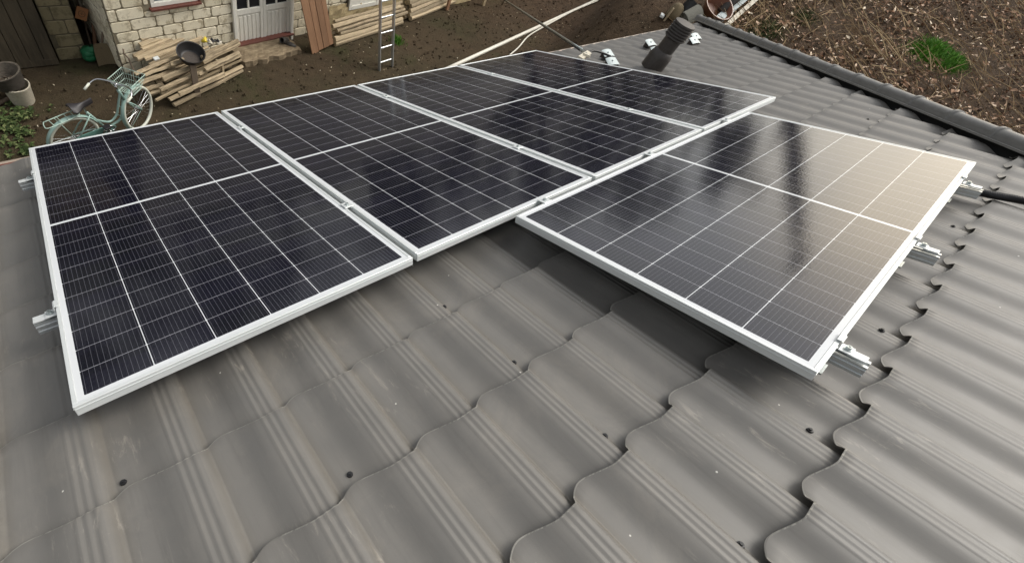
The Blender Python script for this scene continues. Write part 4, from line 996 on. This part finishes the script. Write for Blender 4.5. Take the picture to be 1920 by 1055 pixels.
P = ROOF @ Vector((hipx(.40) + .02, .50, -.02)); e = GT(1279, 38); 
o = empty('mesh_roll', 'roll of grey plastic mesh lying against the roof corner', 'mesh roll', Matrix.Translation(GT(1282, 42) + Vector((0, 0, .15))) @ RZ(R_(-18)) @ RY(R_(90)))
Rl = o.matrix_world; pA, pB = onplane(1283, 36, ROOF @ Vector((9.4, .7, 0)), Vector((1, 0, 0))), onplane(1311, 21, ROOF @ Vector((9.6, .6, 0)), Vector((1, 0, 0)))
dv = (pB - pA); o.matrix_world = Matrix.Translation(pA) @ dv.to_track_quat('Z', 'Y').to_matrix().to_4x4()
b = MB(); LL = dv.length; sp = [(.012 + .0085 * k / 3) for k in range(0, 24)]
ring = []; 
for k in range(60): a = k * .5; rr_ = .02 + .0018 * k; ring.append((rr_ * math.cos(a), rr_ * math.sin(a)))
vs = [(x, y, z) for z in (0, LL) for x, y in ring]; n = len(ring); b.add(vs, [(k, k + 1, n + k + 1, n + k) for k in range(n - 1)]); b.build('rolled_sheet', simple('grey_mesh', (.30, .29, .24), .7, 0, .3, 60, .5), o, smooth='all')
# two pale boards
a, c = GT(1352, 46), GT(1412, -6); dv = c - a
for k, (off, w_) in enumerate(((-.10, .20), (.12, .10))):
    sid = Vector((dv.y, -dv.x, 0)).normalized() * off
    tag(board('board', '', '', a + sid + Vector((0, 0, .10)) - dv * .15, c + sid + dv * .6 + Vector((0, 0, .12)), w_, .03, MT['bluegrey'] if k == 0 else MT['whiteplastic'], Vector((dv.y, -dv.x, 0))), ('wide pale zinc-grey board running off the top beside the leaf litter', 'narrow whitish batten right of the wide pale board')[k], 'board')
P = GT(1245, 40); tag(board('board', '', '', P, P + Vector((.02, 0, .3)), .05, .03, MT['log'], (1, 0, 0)), 'small upright stick of wood left of the mesh roll', 'stick')
P = GT(1240, 32, .03); b = MB(); b.box((0, 0, .03), (.14, .09, .06), Matrix.Translation(P) @ RZ(.5), bev=.008); tag(b.build('white_block', MT['alu'], None), 'bright white scrap on the soil left of the sack', 'block')
P = GT(1375, 22)
b = MB(); b.tube([GT(1345, 30) + Vector((0, 0, .1)), GT(1385, 0) + Vector((0, 0, .35)), GT(1400, -20) + Vector((0, 0, .4))], [.09, .14, .12], 9); tag(b.build('dark_log', MT['pvc'], None, smooth='all'), 'dark rounded trunk piece between the basin and the pale board', 'log')

# ------------------------------------------------------------------ ground cover
def scatter(name, label, n, pick, make, mat, kind='stuff', cat=None):
    b = MB()
    for _ in range(n):
        q = pick()
        if q is None: continue
        make(b, q)
    o = b.build(name, mat); return tag(o, label, cat, kind=kind)
rg = random.Random(33)
def leaf(b, P, s=None):
    s = s or .022 + .055 * rg.random() ** 2.2; M = Matrix.Translation(P) @ Euler((rg.uniform(-.7, .7), rg.uniform(-.7, .7), rg.uniform(0, 6.3))).to_matrix().to_4x4(); w = s * rg.uniform(.35, .7)
    c = rg.uniform(.1, .5) * s
    b.add([(-s, 0, 0), (-s * .2, -w, c * .6), (s, 0, 0), (s * .3, w, c)], [(0, 1, 2), (0, 2, 3)], M)
LA_, LB_ = GT(1342, 36), GT(1415, -5)
def garden_side(x, y): return (LB_.x - LA_.x) * (y - LA_.y) - (LB_.y - LA_.y) * (x - LA_.x) < 0 and x > 9.6
def gpick():
    x = 9.6 + 18 * rg.random() ** 1.3; y = rg.uniform(-9.5, 6.5); 
    dn = math.sin(x * 1.1 + y * .7) + math.sin(y * 1.9 - x * .5) + rg.uniform(-1.2, 1.6)
    if dn < -1.0 or not garden_side(x, y): return None
    return Vector((x, y, terr(x, y) + .02 + rg.random() * .07))
scatter('leaf_litter', 'brown and cream dry leaves covering the garden beyond the hip', 52000, gpick, leaf, MT['leaf'], cat='leaf litter')
def stalk(b, P):
    L = rg.uniform(.25, 1.1); a = rg.gauss(.55, .6); el = rg.uniform(-.02, .35); d = Vector((math.cos(a), math.sin(a), el)); k = Vector((-math.sin(a), math.cos(a), 0)) * rg.uniform(-.3, .3) * L
    pts = [P, P + d * L * .5 + k * .5, P + d * L + Vector((k.x, k.y, -.2 * L * max(el, 0)))]; r0 = rg.uniform(.003, .009); b.tube(pts, [r0, r0 * .8, r0 * .4], 3, caps=False)
def spick():
    c = rg.choice(((17, -3.0, 1.9), (14.5, -1.5, 1.3), (20.5, -4.2, 1.6), (13.5, 1.0, 1.0), (18, -7.5, 1.7), (24, -2, 2.5), (12.6, -4.5, 1.3), (16, .6, 1.4), (15.5, -6.5, 1.3)))
    x, y = rg.gauss(c[0], c[2] * 1.5), rg.gauss(c[1], c[2] * .55)
    if not garden_side(x, y): return None
    return Vector((x, y, terr(x, y) + .02 + rg.random() * .12)) if x > 10 else None
scatter('dry_stalks', 'tangled bands of dry straw-coloured stalks in the garden', 3200, spick, stalk, MT['straw'], cat='dry stalks')
def blade(b, P, h, mat=None):
    a = rg.uniform(0, 6.3); d = Vector((math.cos(a), math.sin(a), 0)); s = Vector((-d.y, d.x, 0)) * .006 * (h / .12 + .5); ln = rg.uniform(.1, .7) * h
    b.add([P - s, P + s, P + d * ln * .5 + Vector((0, 0, h * .75)) + s * .6, P + d * ln * .5 + Vector((0, 0, h * .75)) - s * .6, P + d * ln + Vector((0, 0, h))], [(0, 1, 2, 3), (3, 2, 4)])
def tuft(name, label, P, rx, ry, n, h, mat, lean=None):
    b = MB()
    for _ in range(n):
        q = Vector((P.x + rg.gauss(0, rx), P.y + rg.gauss(0, ry), 0)); q.z = terr(q.x, q.y); dd = math.hypot((q.x - P.x) / rx, (q.y - P.y) / ry); blade(b, q, h * rg.uniform(.5, 1.1) * max(.3, 1.2 - dd * .35))
    return tag(b.build(name, MT[mat]), label, 'grass tuft', kind='stuff' if n > 600 or mat == 'weed' else None)
P = GT(1745, 100); tuft('grass_tuft', 'bright green grass clump among the dry leaves, left lobe', P, .34, .24, 1700, .20, 'grass')
P = GT(1778, 118); tuft('grass_tuft', 'bright green grass clump among the dry leaves, right lobe', P, .28, .19, 1100, .16, 'grass')
P = GT(1505, 35); tuft('grass_tuft', 'thin yellow green tuft above the roof hip', P, .25, .2, 260, .14, 'weed')
P = GT(1430, 62); tuft('grass_tuft', 'olive green patch just past the far end of the hip', P, .35, .22, 700, .14, 'weed')
P = G(744, 78, 0); tuft('grass_tuft', 'small fresh green tuft right of the ladder', P, .08, .10, 240, .12, 'grass')
def weedleaf(b, P, s):
    n = rg.randint(4, 8)
    for k in range(n):
        a = 6.28 * k / n + rg.uniform(-.4, .4); L = s * rg.uniform(.6, 1.2); w = L * rg.uniform(.22, .38); up = rg.uniform(.15, .6) * L; d = Vector((math.cos(a), math.sin(a), 0)); s_ = Vector((-d.y, d.x, 0)) * w
        b.add([P, P + d * L * .5 - s_ + Vector((0, 0, up)), P + d * L + Vector((0, 0, up * .7)), P + d * L * .5 + s_ + Vector((0, 0, up))], [(0, 1, 2, 3)])
b = MB()
for _ in range(120):
    px, py = rg.gauss(22, 24), rg.gauss(232, 27)
    if py < 196 or py > 320: continue
    q = G(px, py, 0); weedleaf(b, Vector((q.x, q.y, .005 + rg.random() * .03)), rg.uniform(.03, .085))
tag(b.build('weeds', MT['weed']), 'low leafy weeds spreading over the soil at the left edge', 'weeds', kind='stuff')
def ypick():
    x, y = rg.uniform(-1.5, 13), rg.uniform(1.2, 8)
    return Vector((x, y, terr(x, y) + .006)) if math.sin(x * 1.3) + math.sin(y * 2.1 + x) + rg.uniform(-1.5, 1.8) > .35 else None
scatter('chips', 'scattered pale wood chips and leaves on the bare yard soil', 3200, ypick, lambda b, P: leaf(b, P, rg.uniform(.006, .028)), MT['chip'], cat='wood chips')
def clod(b, P):
    s = rg.uniform(.012, .045); M = Matrix.Translation(P) @ Euler((jit(3), jit(3), jit(3))).to_matrix().to_4x4(); b.add([(s * rg.uniform(.7, 1.2) * x, s * rg.uniform(.7, 1.2) * y, s * rg.uniform(.4, .9) * z) for x, y, z in ((1, 0, 0), (-1, 0, 0), (0, 1, 0), (0, -1, 0), (0, 0, 1), (0, 0, -1))], [(0, 2, 4), (2, 1, 4), (1, 3, 4), (3, 0, 4), (2, 0, 5), (1, 2, 5), (3, 1, 5), (0, 3, 5)], M)
scatter('soil_clods', 'small clods of earth over the yard', 4200, lambda: (lambda x, y: Vector((x, y, terr(x, y))))(rg.uniform(-1.5, 14), rg.uniform(1.0, 8.5)), clod, MT['soil'], cat='soil clods')

# ------------------------------------------------------------------ trees beyond the shed and the garden (seen mirrored in the glass)
def tree(x, y, H, cr, label, n=2200, tr=1.0):
    z0 = terr(x, y); o = empty('tree', label, 'tree', T(x, y, z0), 'trees beyond the yard'); rt = random.Random(int(x * 10 + y))
    b = MB(); b.tube([(0, 0, -.1), (.05, .03, H * .3), (-.04, .05, H * .6), (.03, 0, H * .92)], [.16 * cr ** .5 * tr, .13 * cr ** .5 * tr, .08 * tr, .02 * tr], 10)
    tips = []
    for k in range(14):
        a = rt.uniform(0, 6.3); h = H * rt.uniform(.3, .85); L = cr * rt.uniform(.5, .95) * (1 - .4 * (h / H)); e = Vector((math.cos(a) * L, math.sin(a) * L, h + L * rt.uniform(.2, .6))); b.tube([(0, 0, h * .9), e * .5 + Vector((0, 0, h * .45)), e], [.05, .035, .012], 5); tips.append(e)
    b.build('trunk', MT['bark'], o, smooth='all')
    b = MB(); cl = [(rt.gauss(0, cr * .42), rt.gauss(0, cr * .42), H * rt.uniform(.32, .98)) for _ in range(26)] + [tuple(t_) for t_ in tips]
    for _ in range(n):
        c = rt.choice(cl); P = Vector((rt.gauss(c[0], cr * .16), rt.gauss(c[1], cr * .16), rt.gauss(c[2], cr * .2)))
        s = rt.uniform(.06, .15); M = Matrix.Translation(P) @ Euler((rt.uniform(0, 6), rt.uniform(0, 6), rt.uniform(0, 6))).to_matrix().to_4x4(); b.add([(-s, 0, 0), (0, -s * .6, .02), (s, 0, 0), (0, s * .6, .02)], [(0, 1, 2, 3)], M)
    b.build('crown', MT['foliage'], o)
TREES = [(-6, 13, 7.5, 2.6), (-2, 15, 8.5, 3), (2, 14.5, 9, 3), (6, 16, 9, 3.1), (10, 15, 8.5, 2.8), (13.5, 17, 9, 3.0), (17, 16, 9, 2.8), (19, 12.5, 10, 2.8), (22, 10.5, 10.5, 2.7), (26, 12, 12, 3), (27, 15.5, 12, 3), (23, 18, 11, 3)]
for i, (x, y, H, c) in enumerate(TREES): tree(x, y, H, c, 'dark dense tree standing beyond the shed, mirrored in the panels', 3000)
for x, y, H, c, n in ((28, 8.3, 7, 2.0, 2600), (32, 11.5, 8.5, 2.6, 2600), (39, -.5, 3.6, 1.9, 1200), (40, 4.5, 4.4, 2.0, 1200)): tree(x, y, H, c, 'low bushy tree beyond the garden, mirrored at the top of the landscape panel', n)
tree(30, 5.9, 12.0, .36, 'narrow dark tree beyond the garden, mirrored as a dark streak in the landscape panel', 6000, 5.0)
